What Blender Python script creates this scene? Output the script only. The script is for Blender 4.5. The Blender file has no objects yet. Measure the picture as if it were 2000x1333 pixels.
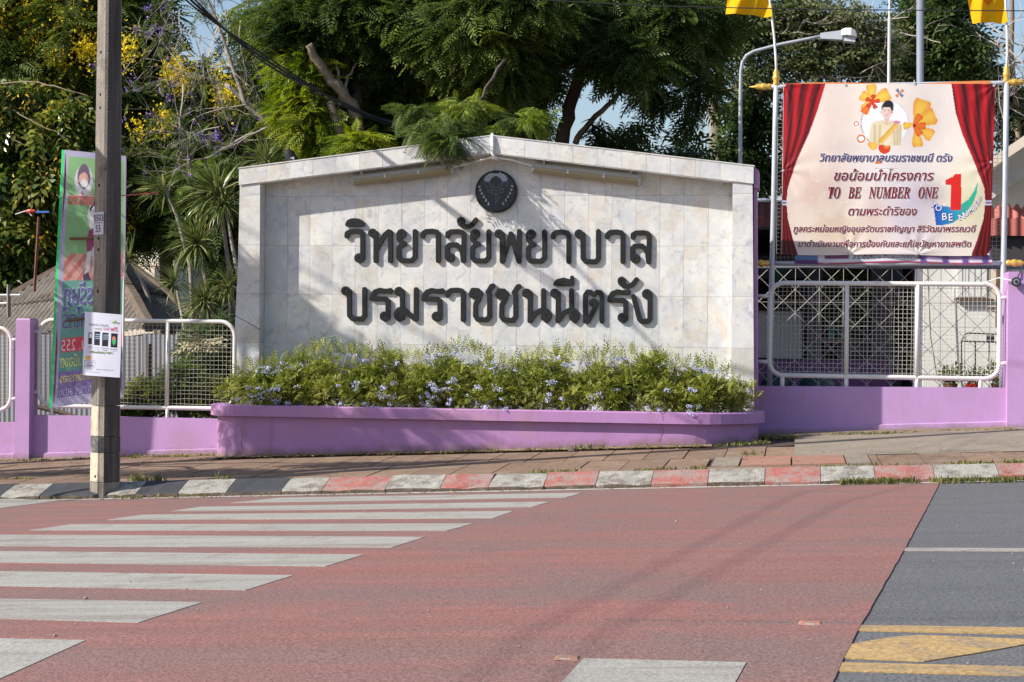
import bpy, math, random
import numpy as np
from math import sin, cos, pi, radians, sqrt, atan2
random.seed(7); rng = np.random.default_rng(7)
S = bpy.context.scene; COL = S.collection

# ------------------------------------------------------------------ camera, sky, sun, exposure
FPX = 3400.0; YAW = radians(9.2); ROLL = 0.0105
cF = np.array([-sin(YAW), cos(YAW), 0.0]); cRt = np.array([cos(YAW), sin(YAW), 0.0]); cZ = np.array([0, 0, 1.0])
cR = cRt*cos(ROLL)+cZ*sin(ROLL); cU = cZ*cos(ROLL)-cRt*sin(ROLL); CAM = np.array([0, 0, 1.5])
cd = bpy.data.cameras.new('camera'); cam = bpy.data.objects.new('camera', cd); COL.objects.link(cam)
from mathutils import Matrix, Vector
M4 = Matrix.Identity(4)
for i in range(3):
    M4[i][0] = cR[i]; M4[i][1] = cU[i]; M4[i][2] = -cF[i]; M4[i][3] = CAM[i]
cam.matrix_world = M4
cd.sensor_width = 36; cd.lens = 36*FPX/2000; cd.clip_end = 2000; cd.clip_start = 0.1
S.camera = cam
SUNV = Vector((-2.0, -1.0, 1.65)).normalized()
EL = math.asin(SUNV.z); AZ = atan2(SUNV.x, SUNV.y)
w = bpy.data.worlds.new("World"); S.world = w; w.use_nodes = True
nt = w.node_tree; nt.nodes.clear()
sk = nt.nodes.new('ShaderNodeTexSky'); sk.sky_type = 'NISHITA'; sk.sun_disc = False
sk.sun_elevation = EL; sk.sun_rotation = AZ; sk.air_density = 1.2; sk.dust_density = 1.2; sk.ozone_density = 3.0
bg = nt.nodes.new('ShaderNodeBackground'); bg.inputs[1].default_value = 0.10
wo = nt.nodes.new('ShaderNodeOutputWorld')
tn = nt.nodes.new('ShaderNodeVectorMath'); tn.operation = 'MULTIPLY'; tn.inputs[1].default_value = (1.04, .99, 1.0)
nt.links.new(sk.outputs[0], tn.inputs[0]); nt.links.new(tn.outputs[0], bg.inputs[0]); nt.links.new(bg.outputs[0], wo.inputs[0])
sl = bpy.data.lights.new('sun', 'SUN'); sl.energy = 4.6; sl.angle = radians(0.5); sl.color = (1, .95, .865)
so = bpy.data.objects.new('sun', sl); COL.objects.link(so); so.rotation_euler = SUNV.to_track_quat('Z', 'Y').to_euler(); so.location = (-20, -10, 20)
S.view_settings.view_transform = 'Standard'; S.view_settings.look = 'None'
S.view_settings.exposure = 0.63; S.view_settings.gamma = 1; S.view_settings.use_curve_mapping = False
S.cycles.max_bounces = 6; S.cycles.transparent_max_bounces = 8

# ------------------------------------------------------------------ helpers
def P(u, v, Y):
    "point of the wall-parallel plane at depth Y seen towards photo pixel (u, v)"
    r = cF*FPX + cR*(u-1000) - cU*(v-666.5)
    return CAM + r*(Y/r[1])
def G(u, v, c=.197, bx=.0437, by=-.0233, Y0=16.2):
    r = cF*FPX + cR*(u-1000) - cU*(v-666.5)
    t = (c-by*Y0-1.5)/(r[2]-bx*r[0]-by*r[1]); return CAM+t*r
def ground(x, y):
    "level of the ground: road with a crown, kerb, pavement, yard behind"
    xc = max(-40, min(40, x))
    b = .0437*xc
    if y > 16.6: return .325+b+.0185*(min(y, 22)-16.6)
    if y > 6.6: return .197+b-.0233*(y-16.2)
    return .197+b-.0233*(6.6-16.2)+.0233*(max(y, -4)-6.6)
def lin(*c):
    return tuple(((x/255)/12.92 if x <= 10 else ((x/255+.055)/1.055)**2.4) for x in c)
def setp(o, label=None, cat=None, group=None, kind=None):
    if label: o['label'] = label
    if cat: o['category'] = cat
    if group: o['group'] = group
    if kind: o['kind'] = kind
    return o
WLOC = {}
def place(o, c, parent):
    WLOC[o.name] = np.array(c, float)
    if parent is not None:
        o.parent = parent; o.location = tuple(np.array(c)-WLOC[parent.name])
    else: o.location = tuple(c)
def thing(name, loc, label, cat, group=None):
    o = bpy.data.objects.new(name, None); COL.objects.link(o); o.empty_display_size = .2
    place(o, loc, None); return setp(o, label, cat, group, 'thing')
def mk(name, verts, faces, mat, parent=None, smooth=False, at=None, label=None, kind=None, cols=None):
    v = np.array(verts, float).reshape(-1, 3)
    c = np.array(at, float) if at is not None else (v.min(0)+v.max(0))/2
    me = bpy.data.meshes.new(name)
    if isinstance(faces, np.ndarray):
        n, k = faces.shape
        me.vertices.add(len(v)); me.vertices.foreach_set('co', (v-c).astype(np.float32).ravel())
        me.loops.add(n*k); me.loops.foreach_set('vertex_index', faces.astype(np.int32).ravel())
        me.polygons.add(n); me.polygons.foreach_set('loop_start', np.arange(0, n*k, k, dtype=np.int32))
        me.update(calc_edges=True)
    else:
        me.from_pydata([tuple(p) for p in (v-c)], [], faces)
    if cols is not None:
        a = me.color_attributes.new('Col', 'FLOAT_COLOR', 'POINT')
        a.data.foreach_set('color', np.concatenate([cols, np.ones((len(cols), 1))], 1).astype(np.float32).ravel())
    if smooth: me.polygons.foreach_set('use_smooth', np.ones(len(me.polygons), bool))
    for m in (mat if isinstance(mat, (list, tuple)) else [mat]): me.materials.append(m)
    o = bpy.data.objects.new(name, me); COL.objects.link(o); place(o, c, parent)
    if label: o['label'] = label
    if kind: o['kind'] = kind
    return o
class MB:
    def __init__(s): s.v = []; s.f = []
    def add(s, v, f):
        b = len(s.v); s.v += [tuple(p) for p in v]; s.f += [tuple(i+b for i in q) for q in f]; return s
    def box(s, x0, x1, y0, y1, z0, z1):
        return s.add([(x0, y0, z0), (x1, y0, z0), (x1, y1, z0), (x0, y1, z0), (x0, y0, z1), (x1, y0, z1), (x1, y1, z1), (x0, y1, z1)],
              [(0, 3, 2, 1), (4, 5, 6, 7), (0, 1, 5, 4), (1, 2, 6, 5), (2, 3, 7, 6), (3, 0, 4, 7)])
    def hexa(s, lo, hi):
        "lo/hi: two matching rings of n points"
        n = len(lo)
        return s.add(list(lo)+list(hi), [tuple(range(n))[::-1], tuple(range(n, 2*n))]+[(i, (i+1) % n, n+(i+1) % n, n+i) for i in range(n)])
    def prism(s, pts, y0, y1):
        "polygon of (x, z) extruded from y0 (front) to y1"
        return s.hexa([(x, y0, z) for x, z in pts], [(x, y1, z) for x, z in pts])
    def tube(s, pts, r, n=8, closed=False, cap=True):
        pts = [Vector(p) for p in pts]; m = len(pts)
        rr = r if isinstance(r, (list, tuple)) else [r]*m
        b = len(s.v); up = None
        for i, p in enumerate(pts):
            a = pts[i-1] if (i > 0 or closed) else p; c = pts[(i+1) % m] if (i < m-1 or closed) else p
            d = (c-a).normalized()
            if up is None: up = Vector((0, 0, 1)) if abs(d.z) < .9 else Vector((1, 0, 0))
            x = up.cross(d).normalized(); up = d.cross(x).normalized()
            for k in range(n):
                q = 2*pi*k/n; s.v.append(tuple(p+(x*cos(q)+up*sin(q))*rr[i]))
        for i in range(m if closed else m-1):
            j = (i+1) % m
            for k in range(n):
                l = (k+1) % n; s.f.append((b+i*n+k, b+i*n+l, b+j*n+l, b+j*n+k))
        if cap and not closed:
            s.f.append(tuple(b+k for k in range(n))[::-1]); s.f.append(tuple(b+(m-1)*n+k for k in range(n)))
        return s
    def lathe(s, c, prof, axis='z', n=14):
        "prof: (radius, height) list"
        b = len(s.v)
        for r, h in prof:
            for k in range(n):
                q = 2*pi*k/n; a, e = r*cos(q), r*sin(q)
                s.v.append((c[0]+a, c[1]+e, c[2]+h) if axis == 'z' else ((c[0]+h, c[1]+a, c[2]+e) if axis == 'x' else (c[0]+a, c[1]+h, c[2]+e)))
        for i in range(len(prof)-1):
            for k in range(n):
                l = (k+1) % n; s.f.append((b+i*n+k, b+i*n+l, b+(i+1)*n+l, b+(i+1)*n+k))
        s.f.append(tuple(b+k for k in range(n))[::-1]); s.f.append(tuple(b+(len(prof)-1)*n+k for k in range(n)))
        return s
    def mk(s, name, mat, parent=None, **k): return mk(name, s.v, s.f, mat, parent, **k)
def copyobj(o, loc_world, parent):
    c = o.copy(); COL.objects.link(c); place(c, loc_world, parent); return c

# ------------------------------------------------------------------ materials
def mat(name, col, rough=.7, var=0.0, vscale=3.0, col2=None, bump=0.0, bscale=40.0, metal=0.0, objvar=0.0, island=0.0,
        stretch=(1, 1, 1), fine=0.0, fscale=120.0, stain=None, stain_t=.6, stain_s=1.5, transl=0.0, spec=.4, contrast=(.3, .7), streak=None, streak_t=.55, streak_s=1.0, streak_st=(.15, 2.5, 1), dirt=None):
    m = bpy.data.materials.new(name); m.use_nodes = True; t = m.node_tree; N = t.nodes; L = t.links
    b = N['Principled BSDF']; b.inputs['Roughness'].default_value = rough; b.inputs['Metallic'].default_value = metal
    b.inputs['Specular IOR Level'].default_value = spec
    geo = N.new('ShaderNodeNewGeometry'); mp = N.new('ShaderNodeMapping'); mp.inputs['Scale'].default_value = stretch
    L.new(geo.outputs['Position'], mp.inputs['Vector'])
    def noise(sc, det=5, ro=.6, st=True):
        n = N.new('ShaderNodeTexNoise'); n.inputs['Scale'].default_value = sc; n.inputs['Detail'].default_value = det
        n.inputs['Roughness'].default_value = ro; L.new((mp.outputs[0] if st else geo.outputs['Position']), n.inputs['Vector']); return n
    def ramp(src, a, b2):
        r = N.new('ShaderNodeMapRange'); r.inputs[1].default_value = a; r.inputs[2].default_value = b2; L.new(src, r.inputs[0]); return r.outputs[0]
    def mix(fac, a, c, mode='MIX'):
        x = N.new('ShaderNodeMix'); x.data_type = 'RGBA'; x.blend_type = mode
        if isinstance(fac, float): x.inputs[0].default_value = fac
        else: L.new(fac, x.inputs[0])
        for s_, i in ((a, 6), (c, 7)):
            if isinstance(s_, tuple): x.inputs[i].default_value = (*s_[:3], 1)
            else: L.new(s_, x.inputs[i])
        return x.outputs[2]
    cur = tuple(col)
    if col2 is not None:
        cur = mix(ramp(noise(vscale).outputs[0], *contrast), tuple(col), tuple(col2))
    def bright(cur, src, amt):
        r = N.new('ShaderNodeMapRange'); r.inputs[3].default_value = 1-amt; r.inputs[4].default_value = 1+amt; L.new(src, r.inputs[0])
        x = N.new('ShaderNodeVectorMath'); x.operation = 'SCALE'
        if isinstance(cur, tuple): x.inputs[0].default_value = cur[:3]
        else: L.new(cur, x.inputs[0])
        L.new(r.outputs[0], x.inputs['Scale']); return x.outputs[0]
    if var: cur = bright(cur, ramp(noise(vscale*1.7+.3, 6).outputs[0], .25, .75), var)
    if stain is not None: cur = mix(ramp(noise(stain_s, 7, .7, False).outputs[0], stain_t-.06, stain_t+.1), cur, tuple(stain))
    if streak is not None:
        mp2 = N.new('ShaderNodeMapping'); mp2.inputs['Scale'].default_value = streak_st; L.new(geo.outputs['Position'], mp2.inputs['Vector'])
        n2 = noise(streak_s, 7, .68, False); L.new(mp2.outputs[0], n2.inputs['Vector']); cur = mix(ramp(n2.outputs[0], streak_t-.05, streak_t+.13), cur, tuple(streak))
    if dirt is not None:
        sx = N.new('ShaderNodeSeparateXYZ'); L.new(geo.outputs['Position'], sx.inputs[0])
        ma = N.new('ShaderNodeMath'); ma.operation = 'MULTIPLY_ADD'; ma.inputs[1].default_value = -.0437; L.new(sx.outputs[0], ma.inputs[0]); L.new(sx.outputs[2], ma.inputs[2])
        nd = noise(5, 6, .7, False); mb_ = N.new('ShaderNodeMath'); mb_.operation = 'MULTIPLY_ADD'; mb_.inputs[1].default_value = -.22; L.new(nd.outputs[0], mb_.inputs[0]); L.new(ma.outputs[0], mb_.inputs[2])
        r2 = N.new('ShaderNodeMapRange'); r2.inputs[1].default_value = .38; r2.inputs[2].default_value = .27; L.new(mb_.outputs[0], r2.inputs[0]); cur = mix(r2.outputs[0], cur, tuple(dirt))
    if fine: cur = bright(cur, ramp(noise(fscale, 2, .5, False).outputs[0], .3, .7), fine)
    if objvar:
        oi = N.new('ShaderNodeObjectInfo'); cur = bright(cur, oi.outputs['Random'], objvar)
    if island: cur = bright(cur, geo.outputs['Random Per Island'], island)
    if isinstance(cur, tuple): b.inputs['Base Color'].default_value = (*cur[:3], 1)
    else: L.new(cur, b.inputs['Base Color'])
    if bump:
        bp = N.new('ShaderNodeBump'); bp.inputs['Strength'].default_value = bump; bp.inputs['Distance'].default_value = .02
        L.new(noise(bscale, 4, .6, False).outputs[0], bp.inputs['Height']); L.new(bp.outputs[0], b.inputs['Normal'])
    if transl:
        tr = N.new('ShaderNodeBsdfTranslucent'); ms = N.new('ShaderNodeMixShader'); ms.inputs[0].default_value = transl
        if isinstance(cur, tuple): tr.inputs[0].default_value = (*cur[:3], 1)
        else: L.new(cur, tr.inputs[0])
        out = N['Material Output']; L.new(b.outputs[0], ms.inputs[1]); L.new(tr.outputs[0], ms.inputs[2]); L.new(ms.outputs[0], out.inputs[0])
    return m
def mat_attr(name, rough=.6, spec=.3, transl=0.0):
    m = bpy.data.materials.new(name); m.use_nodes = True; N = m.node_tree.nodes; L = m.node_tree.links
    a = N.new('ShaderNodeAttribute'); a.attribute_name = 'Col'; b = N['Principled BSDF']
    b.inputs['Roughness'].default_value = rough; b.inputs['Specular IOR Level'].default_value = spec
    n = N.new('ShaderNodeTexNoise'); n.inputs['Scale'].default_value = 3; g = N.new('ShaderNodeNewGeometry'); L.new(g.outputs['Position'], n.inputs['Vector'])
    r = N.new('ShaderNodeMapRange'); r.inputs[1].default_value = .3; r.inputs[2].default_value = .7; r.inputs[3].default_value = .80; r.inputs[4].default_value = .90
    L.new(n.outputs[0], r.inputs[0]); x = N.new('ShaderNodeVectorMath'); x.operation = 'SCALE'
    L.new(a.outputs['Color'], x.inputs[0]); L.new(r.outputs[0], x.inputs['Scale']); L.new(x.outputs[0], b.inputs['Base Color'])
    if transl:
        tr = N.new('ShaderNodeBsdfTranslucent'); ms = N.new('ShaderNodeMixShader'); ms.inputs[0].default_value = transl
        L.new(x.outputs[0], tr.inputs[0]); L.new(b.outputs[0], ms.inputs[1]); L.new(tr.outputs[0], ms.inputs[2]); L.new(ms.outputs[0], N['Material Output'].inputs[0])
    return m
def leafmat(name, c_dark, c_mid, c_light, transl=.28, rough=.5, nscale=.9, lightamt=.5):
    m = bpy.data.materials.new(name); m.use_nodes = True; N = m.node_tree.nodes; L = m.node_tree.links
    b = N['Principled BSDF']; b.inputs['Roughness'].default_value = rough; b.inputs['Specular IOR Level'].default_value = .35
    g = N.new('ShaderNodeNewGeometry'); n = N.new('ShaderNodeTexNoise'); n.inputs['Scale'].default_value = nscale; n.inputs['Detail'].default_value = 3
    L.new(g.outputs['Position'], n.inputs['Vector'])
    ad = N.new('ShaderNodeMath'); ad.operation = 'MULTIPLY_ADD'; ad.inputs[1].default_value = .45; L.new(g.outputs['Random Per Island'], ad.inputs[0])
    sb = N.new('ShaderNodeMath'); sb.operation = 'MULTIPLY_ADD'; sb.inputs[1].default_value = 1.5; sb.inputs[2].default_value = -.42-.3*(.5-lightamt); L.new(n.outputs[0], sb.inputs[0]); L.new(sb.outputs[0], ad.inputs[2])
    r = N.new('ShaderNodeValToRGB'); e = r.color_ramp.elements
    e[0].position = .1; e[0].color = (*c_dark, 1); e[1].position = .95; e[1].color = (*c_light, 1)
    q = e.new(.5); q.color = (*c_mid, 1)
    L.new(ad.outputs[0], r.inputs[0]); L.new(r.outputs[0], b.inputs['Base Color'])
    tr = N.new('ShaderNodeBsdfTranslucent'); hs = N.new('ShaderNodeHueSaturation'); hs.inputs['Value'].default_value = 1.3; hs.inputs['Saturation'].default_value = 1.1
    L.new(r.outputs[0], hs.inputs['Color']); L.new(hs.outputs[0], tr.inputs[0])
    ms = N.new('ShaderNodeMixShader'); ms.inputs[0].default_value = transl
    L.new(b.outputs[0], ms.inputs[1]); L.new(tr.outputs[0], ms.inputs[2]); L.new(ms.outputs[0], N['Material Output'].inputs[0])
    return m

M = {}
M['asphalt'] = mat('asphalt', (.116, .115, .118), .85, .10, .5, bump=.5, bscale=90, fine=.38, fscale=70, stretch=(.35, 1.6, 1), stain=(.10, .10, .104), stain_t=.62, streak=(.090, .089, .092), streak_t=.56, streak_s=.9)
M['red_coat'] = mat('red_coat', (.268, .112, .094), .8, .13, .9, col2=(.208, .114, .098), bump=.45, bscale=80, fine=.30, fscale=60, stretch=(.22, 2.2, 1), stain=(.18, .118, .105), stain_t=.56, stain_s=.8, streak=(.195, .118, .104), streak_t=.53, streak_s=.8)
M['road_white'] = mat('road_white', (.325, .31, .275), .7, .14, 1.5, bump=.3, bscale=80, fine=.2, fscale=60, stretch=(.3, 2.5, 1), stain=(.23, .19, .165), stain_t=.60, stain_s=2.5, streak=(.215, .175, .155), streak_t=.57, streak_s=1.6)
M['road_yellow'] = mat('road_yellow', (.38, .25, .105), .7, .14, 2, bump=.3, fine=.25, fscale=50, stretch=(.3, 3, 1), stain=(.16, .145, .13), stain_t=.58, stain_s=3, streak=(.15, .14, .13), streak_t=.57, streak_s=2.2)
M['slab'] = mat('slab', (.235, .145, .095), .85, .2, 3, col2=(.19, .13, .09), bump=.5, bscale=60, fine=.15, fscale=50, objvar=.12, stain=(.29, .22, .16), stain_t=.60, stain_s=2.2)
M['slab_red'] = mat('slab_red', (.36, .15, .10), .85, .2, 4, col2=(.28, .18, .13), bump=.4, objvar=.1, fine=.15)
M['grout'] = mat('grout', (.50, .46, .40), .9, .2, 4)
M['mortar'] = mat('mortar', (.075, .055, .045), .95, .3, 4, bump=.5)
M['concrete_ground'] = mat('concrete_ground', (.24, .20, .155), .9, .18, 1.2, bump=.5, bscale=50, fine=.2, fscale=40, stain=(.16, .13, .10), stain_t=.58)
M['soil'] = mat('soil', (.13, .10, .07), .95, .3, 1.5, col2=(.09, .10, .045), bump=.6, fine=.3, fscale=20)
M['kerb_red'] = mat('kerb_red', (.36, .12, .10), .85, .15, 6, bump=.7, bscale=70, fine=.3, fscale=90, stain=(.30, .22, .19), stain_t=.49, stain_s=6)
M['kerb_white'] = mat('kerb_white', (.36, .34, .30), .85, .16, 6, bump=.8, bscale=80, fine=.35, fscale=80, stain=(.20, .17, .14), stain_t=.52, stain_s=7)
M['kerb_black'] = mat('kerb_black', (.045, .046, .052), .75, .2, 6, bump=.5, bscale=80, fine=.25, fscale=80, stain=(.14, .12, .10), stain_t=.66, stain_s=6)
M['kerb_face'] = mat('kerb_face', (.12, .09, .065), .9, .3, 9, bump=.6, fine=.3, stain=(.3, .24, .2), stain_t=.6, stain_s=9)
M['purple'] = mat('purple', (.475, .275, .53), .62, .07, 1.3, bump=.10, bscale=30, stain=(.44, .245, .42), stain_t=.57, stain_s=.9, fine=.03, streak=(.43, .27, .44), streak_t=.60, streak_s=1.5, streak_st=(6, 6, .6), dirt=(.25, .17, .17))
M['purple_dk'] = mat('purple_dk', (.42, .215, .44), .6, .08, 1.5, bump=.12, bscale=30, stain=(.45, .24, .38), stain_t=.55, stain_s=1.3, fine=.03, streak=(.34, .19, .31), streak_t=.60, streak_s=1.5, streak_st=(6, 6, .6), dirt=(.22, .14, .13))
M['white_paint'] = mat('white_paint', (.70, .67, .64), .42, .06, 3, stain=(.36, .24, .16), stain_t=.66, stain_s=9)
M['wire'] = mat('wire', (.50, .47, .41), .5, .1, 4)
M['galv'] = mat('galv', (.50, .52, .56), .45, .10, 4, metal=.25)
M['grey_pole'] = mat('grey_pole', (.20, .22, .27), .5, .08, 4)
M['concrete_pole'] = mat('concrete_pole', (.31, .27, .225), .9, .28, 3.0, stretch=(5, 5, .35), col2=(.17, .15, .13), bump=.5, bscale=60, fine=.15, fscale=60, stain=(.10, .085, .075), stain_t=.60, stain_s=2.0)
M['pole_stain_shade'] = mat('pole_stain_shade', (.13, .11, .095), .9, .3, 3.0, stretch=(5, 5, .35), col2=(.05, .045, .042), bump=.5, bscale=60, fine=.15, fscale=60)  # right face of the pole: stain and its shade both put into the colour
M['cp_black'] = mat('cp_black', (.075, .075, .08), .85, .3, 8, bump=.4, fine=.2, stain=(.22, .20, .17), stain_t=.55, stain_s=8)
M['cp_white'] = mat('cp_white', (.52, .45, .34), .85, .14, 8, bump=.3, stain=(.16, .135, .11), stain_t=.58, stain_s=6, streak=(.12, .10, .09), streak_t=.56, streak_s=1.4, streak_st=(7, 7, 1.0))
M['hole'] = mat('hole', (.01, .01, .01), .9)
M['letter'] = mat('letter', (.020, .021, .022), .7, .25, 9, bump=.15, spec=.2)
M['letter_rim'] = mat('letter_rim', (.016, .014, .015), .6)
M['emblem_black'] = mat('emblem_black', (.010, .012, .018), .32, .3, 12, spec=.5)
M['emblem_silver'] = mat('emblem_silver', (.50, .55, .64), .5, .25, 30)
M['emblem_dim'] = mat('emblem_dim', (.16, .17, .21), .5, .3, 30)
M['lamp_body'] = mat('lamp_body', (.45, .45, .44), .5, .1, 8)
M['lamp_lens'] = mat('lamp_lens', (.34, .28, .17), .35, .1, 5)
M['rust'] = mat('rust', (.17, .07, .045), .8, .3, 10)
M['rope'] = mat('rope', (.70, .68, .63), .7, .1, 20)
M['black_cable'] = mat('black_cable', (.012, .012, .013), .6)
M['gold'] = mat('gold', (.72, .45, .10), .35, .15, 20, metal=.4)
M['tin'] = mat('tin', (.235, .235, .25), .6, .16, 2, stretch=(2, 2, .4), stain=(.24, .18, .14), stain_t=.63, stain_s=2)
M['roof_sheet'] = mat('roof_sheet', (.165, .145, .125), .95, .25, 2.5, bump=.4, fine=.2, stain=(.10, .08, .065), stain_t=.55, stain_s=3)
M['ridge'] = mat('ridge', (.125, .095, .07), .95, .3, 4, bump=.5)
M['bark'] = mat('bark', (.23, .175, .125), .95, .3, 3, stretch=(4, 4, .8), bump=.8, bscale=25, stain=(.34, .28, .21), stain_t=.6, stain_s=4)
M['bark_grey'] = mat('bark_grey', (.30, .27, .23), .95, .25, 3, stretch=(3, 3, .8), bump=.5, bscale=30)
M['bark_dark'] = mat('bark_dark', (.10, .075, .06), .95, .3, 3, stretch=(3, 3, .8), bump=.6, bscale=30)
M['twig'] = mat('twig', (.42, .37, .32), .9, .2, 8)
M['white_wall'] = mat('white_wall', (.74, .72, .68), .8, .05, 1, stain=(.6, .57, .52), stain_t=.6)
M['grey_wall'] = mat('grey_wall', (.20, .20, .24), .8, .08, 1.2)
M['cream_wall'] = mat('cream_wall', (.70, .60, .48), .8, .05, 1)
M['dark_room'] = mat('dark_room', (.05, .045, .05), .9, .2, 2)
M['awning'] = mat('awning', (.36, .10, .08), .6, .12, 4)
M['awning_shaded'] = mat('awning_shaded', (.20, .065, .055), .8, .2, 4)  # left end of the red awning, its shade put into the colour
M['teal_bag'] = mat('teal_bag', (.015, .06, .07), .4, .3, 9, bump=.6, bscale=14)
M['brown'] = mat('brown', (.16, .09, .05), .8, .2, 6)
M['black_iron'] = mat('black_iron', (.02, .02, .022), .5)
M['red_plastic'] = mat('red_plastic', (.6, .06, .04), .4)
M['blue_plastic'] = mat('blue_plastic', (.05, .15, .5), .4)
M['teal_paint'] = mat('teal_paint', (.18, .52, .46), .5)
M['glass_dark'] = mat('glass_dark', (.03, .035, .04), .12, spec=.6)
M['lens'] = mat('lens', (.50, .52, .55), .15, spec=.6)
M['print'] = mat_attr('print', .42, .4)
M['flag'] = mat_attr('flag', .7, .2, .35)
M['stone'] = mat('stone', (.30, .26, .22), .9, .3, 20)
M['straw'] = mat('straw', (.28, .25, .14), .8, island=.3)
M['dry_leaf'] = mat('dry_leaf', (.30, .20, .08), .9, island=.5)
M['grass'] = leafmat('grass', (.06, .075, .02), (.13, .14, .035), (.30, .26, .09), .2, .6, 5)
M['plumb_leaf'] = leafmat('plumbago_leaf', (.08, .11, .015), (.20, .24, .035), (.46, .46, .12), .30, .5, 2.6, .6)
M['plumb_flower'] = mat('plumbago_flower', (.60, .63, .86), .7, island=.2, transl=.25)
M['feather'] = leafmat('feathery_leaf', (.020, .038, .010), (.070, .110, .024), (.20, .24, .050), .34, .5, .8)
M['feather_lime'] = leafmat('feathery_leaf_lime', (.07, .12, .015), (.17, .23, .025), (.40, .42, .05), .38, .5, .9, .6)
M['feather_dark'] = leafmat('feathery_leaf_dark', (.014, .030, .008), (.050, .082, .020), (.14, .175, .038), .32, .55, .8)
M['leaf_yel'] = leafmat('leaf_yellowing', (.014, .030, .007), (.070, .115, .020), (.30, .30, .055), .30, .28, 1.6)
M['leaf_green'] = leafmat('leaf_green', (.016, .036, .010), (.045, .085, .022), (.13, .17, .045), .25, .38, 1.3)
M['leaf_grey'] = leafmat('leaf_greyish', (.025, .042, .018), (.080, .105, .040), (.24, .25, .11), .25, .45, .7)
M['blossom_y'] = mat('yellow_blossom', (.85, .66, .03), .7, island=.25, transl=.4)
M['blossom_y2'] = mat('yellow_leaf', (.55, .36, .04), .5, island=.5, transl=.35)
M['blossom_v'] = mat('violet_blossom', (.28, .17, .58), .7, island=.35, transl=.3)
M['dracaena'] = leafmat('dracaena_leaf', (.05, .085, .02), (.13, .17, .045), (.36, .36, .15), .2, .35, 6, .5)

def marble(name):
    m = bpy.data.materials.new(name); m.use_nodes = True; N = m.node_tree.nodes; L = m.node_tree.links; b = N['Principled BSDF']
    b.inputs['Roughness'].default_value = .34; b.inputs['Specular IOR Level'].default_value = .35
    g = N.new('ShaderNodeNewGeometry'); oi = N.new('ShaderNodeObjectInfo')
    sc = N.new('ShaderNodeVectorMath'); sc.operation = 'SCALE'; sc.inputs['Scale'].default_value = 37.0
    cx = N.new('ShaderNodeCombineXYZ')
    for i in range(3): L.new(oi.outputs['Random'], cx.inputs[i])
    L.new(cx.outputs[0], sc.inputs[0]); ad = N.new('ShaderNodeVectorMath'); ad.operation = 'ADD'
    L.new(g.outputs['Position'], ad.inputs[0]); L.new(sc.outputs[0], ad.inputs[1])
    def noise(s, d, r, src, dist=0):
        n = N.new('ShaderNodeTexNoise'); n.inputs['Scale'].default_value = s; n.inputs['Detail'].default_value = d; n.inputs['Roughness'].default_value = r; n.inputs['Distortion'].default_value = dist
        L.new(src, n.inputs['Vector']); return n.outputs[0]
    def rg(src, a, c):
        r = N.new('ShaderNodeMapRange'); r.inputs[1].default_value = a; r.inputs[2].default_value = c; L.new(src, r.inputs[0]); return r.outputs[0]
    def mix(f_, a, c):
        x = N.new('ShaderNodeMix'); x.data_type = 'RGBA'
        L.new(f_, x.inputs[0])
        for s_, i in ((a, 6), (c, 7)):
            if isinstance(s_, tuple): x.inputs[i].default_value = (*s_, 1)
            else: L.new(s_, x.inputs[i])
        return x.outputs[2]
    c = mix(rg(noise(2.2, 5, .65, ad.outputs[0], 1.2), .34, .66), (.75, .73, .68), (.56, .565, .59))
    c = mix(rg(noise(5, 8, .74, ad.outputs[0], 1.4), .52, .72), c, (.33, .355, .41))
    c = mix(rg(noise(2.6, 6, .7, ad.outputs[0], .5), .50, .80), c, (.60, .49, .36))
    c = mix(rg(noise(1.1, 7, .75, g.outputs['Position']), .52, .74), c, (.50, .485, .45))
    mr = N.new('ShaderNodeMapRange'); mr.inputs[3].default_value = .94; mr.inputs[4].default_value = 1.05; L.new(oi.outputs['Random'], mr.inputs[0])
    vm = N.new('ShaderNodeVectorMath'); vm.operation = 'SCALE'; L.new(c, vm.inputs[0]); L.new(mr.outputs[0], vm.inputs['Scale'])
    # rain streaks under the letters
    mp = N.new('ShaderNodeMapping'); mp.inputs['Scale'].default_value = (16, 16, 1.1); L.new(g.outputs['Position'], mp.inputs[0])
    c2 = mix(rg(noise(1, 5, .7, mp.outputs[0]), .60, .84), vm.outputs[0], (.38, .33, .26))
    L.new(c2, b.inputs['Base Color'])
    bp = N.new('ShaderNodeBump'); bp.inputs['Strength'].default_value = .06; bp.inputs['Distance'].default_value = .01
    L.new(noise(25, 3, .5, g.outputs['Position']), bp.inputs['Height']); L.new(bp.outputs[0], b.inputs['Normal'])
    return m
M['marble'] = marble('marble')

# ------------------------------------------------------------------ ground, road, kerb, pavement
def sheet(name, xs, ys, dz, m, kind='structure', zf=ground, parent=None):
    v = [(x, y, zf(x, y)+dz) for y in ys for x in xs]; n = len(xs)
    f = [(j*n+i, j*n+i+1, (j+1)*n+i+1, (j+1)*n+i) for j in range(len(ys)-1) for i in range(n-1)]
    o = mk(name, v, f, m, parent); 
    if kind: o['kind'] = kind
    return o
GX = [-400, -200, -80, -40, -20, -12, -8, -4, 0, 4, 8, 12, 20, 40, 80, 200, 400]
sheet('ground', GX, [-400, -200, -60, -20, -9, -4, 0, 6.6, 12, 16.2, 16.22, 16.6, 18, 20, 22, 26, 40, 80, 200, 500], -.06, M['soil'],
      zf=lambda x, y: ground(x, y) if y > 16.6 else ground(x, min(y, 16.2))-.05)
road = sheet('road', [-40, -30, -20, -12, -8, -4, 0, 4, 8, 12, 20, 30, 40], [-4, 0, 3, 5, 6, 6.6, 7.2, 8, 10, 12, 14, 16.22], 0, M['asphalt'])
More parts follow.
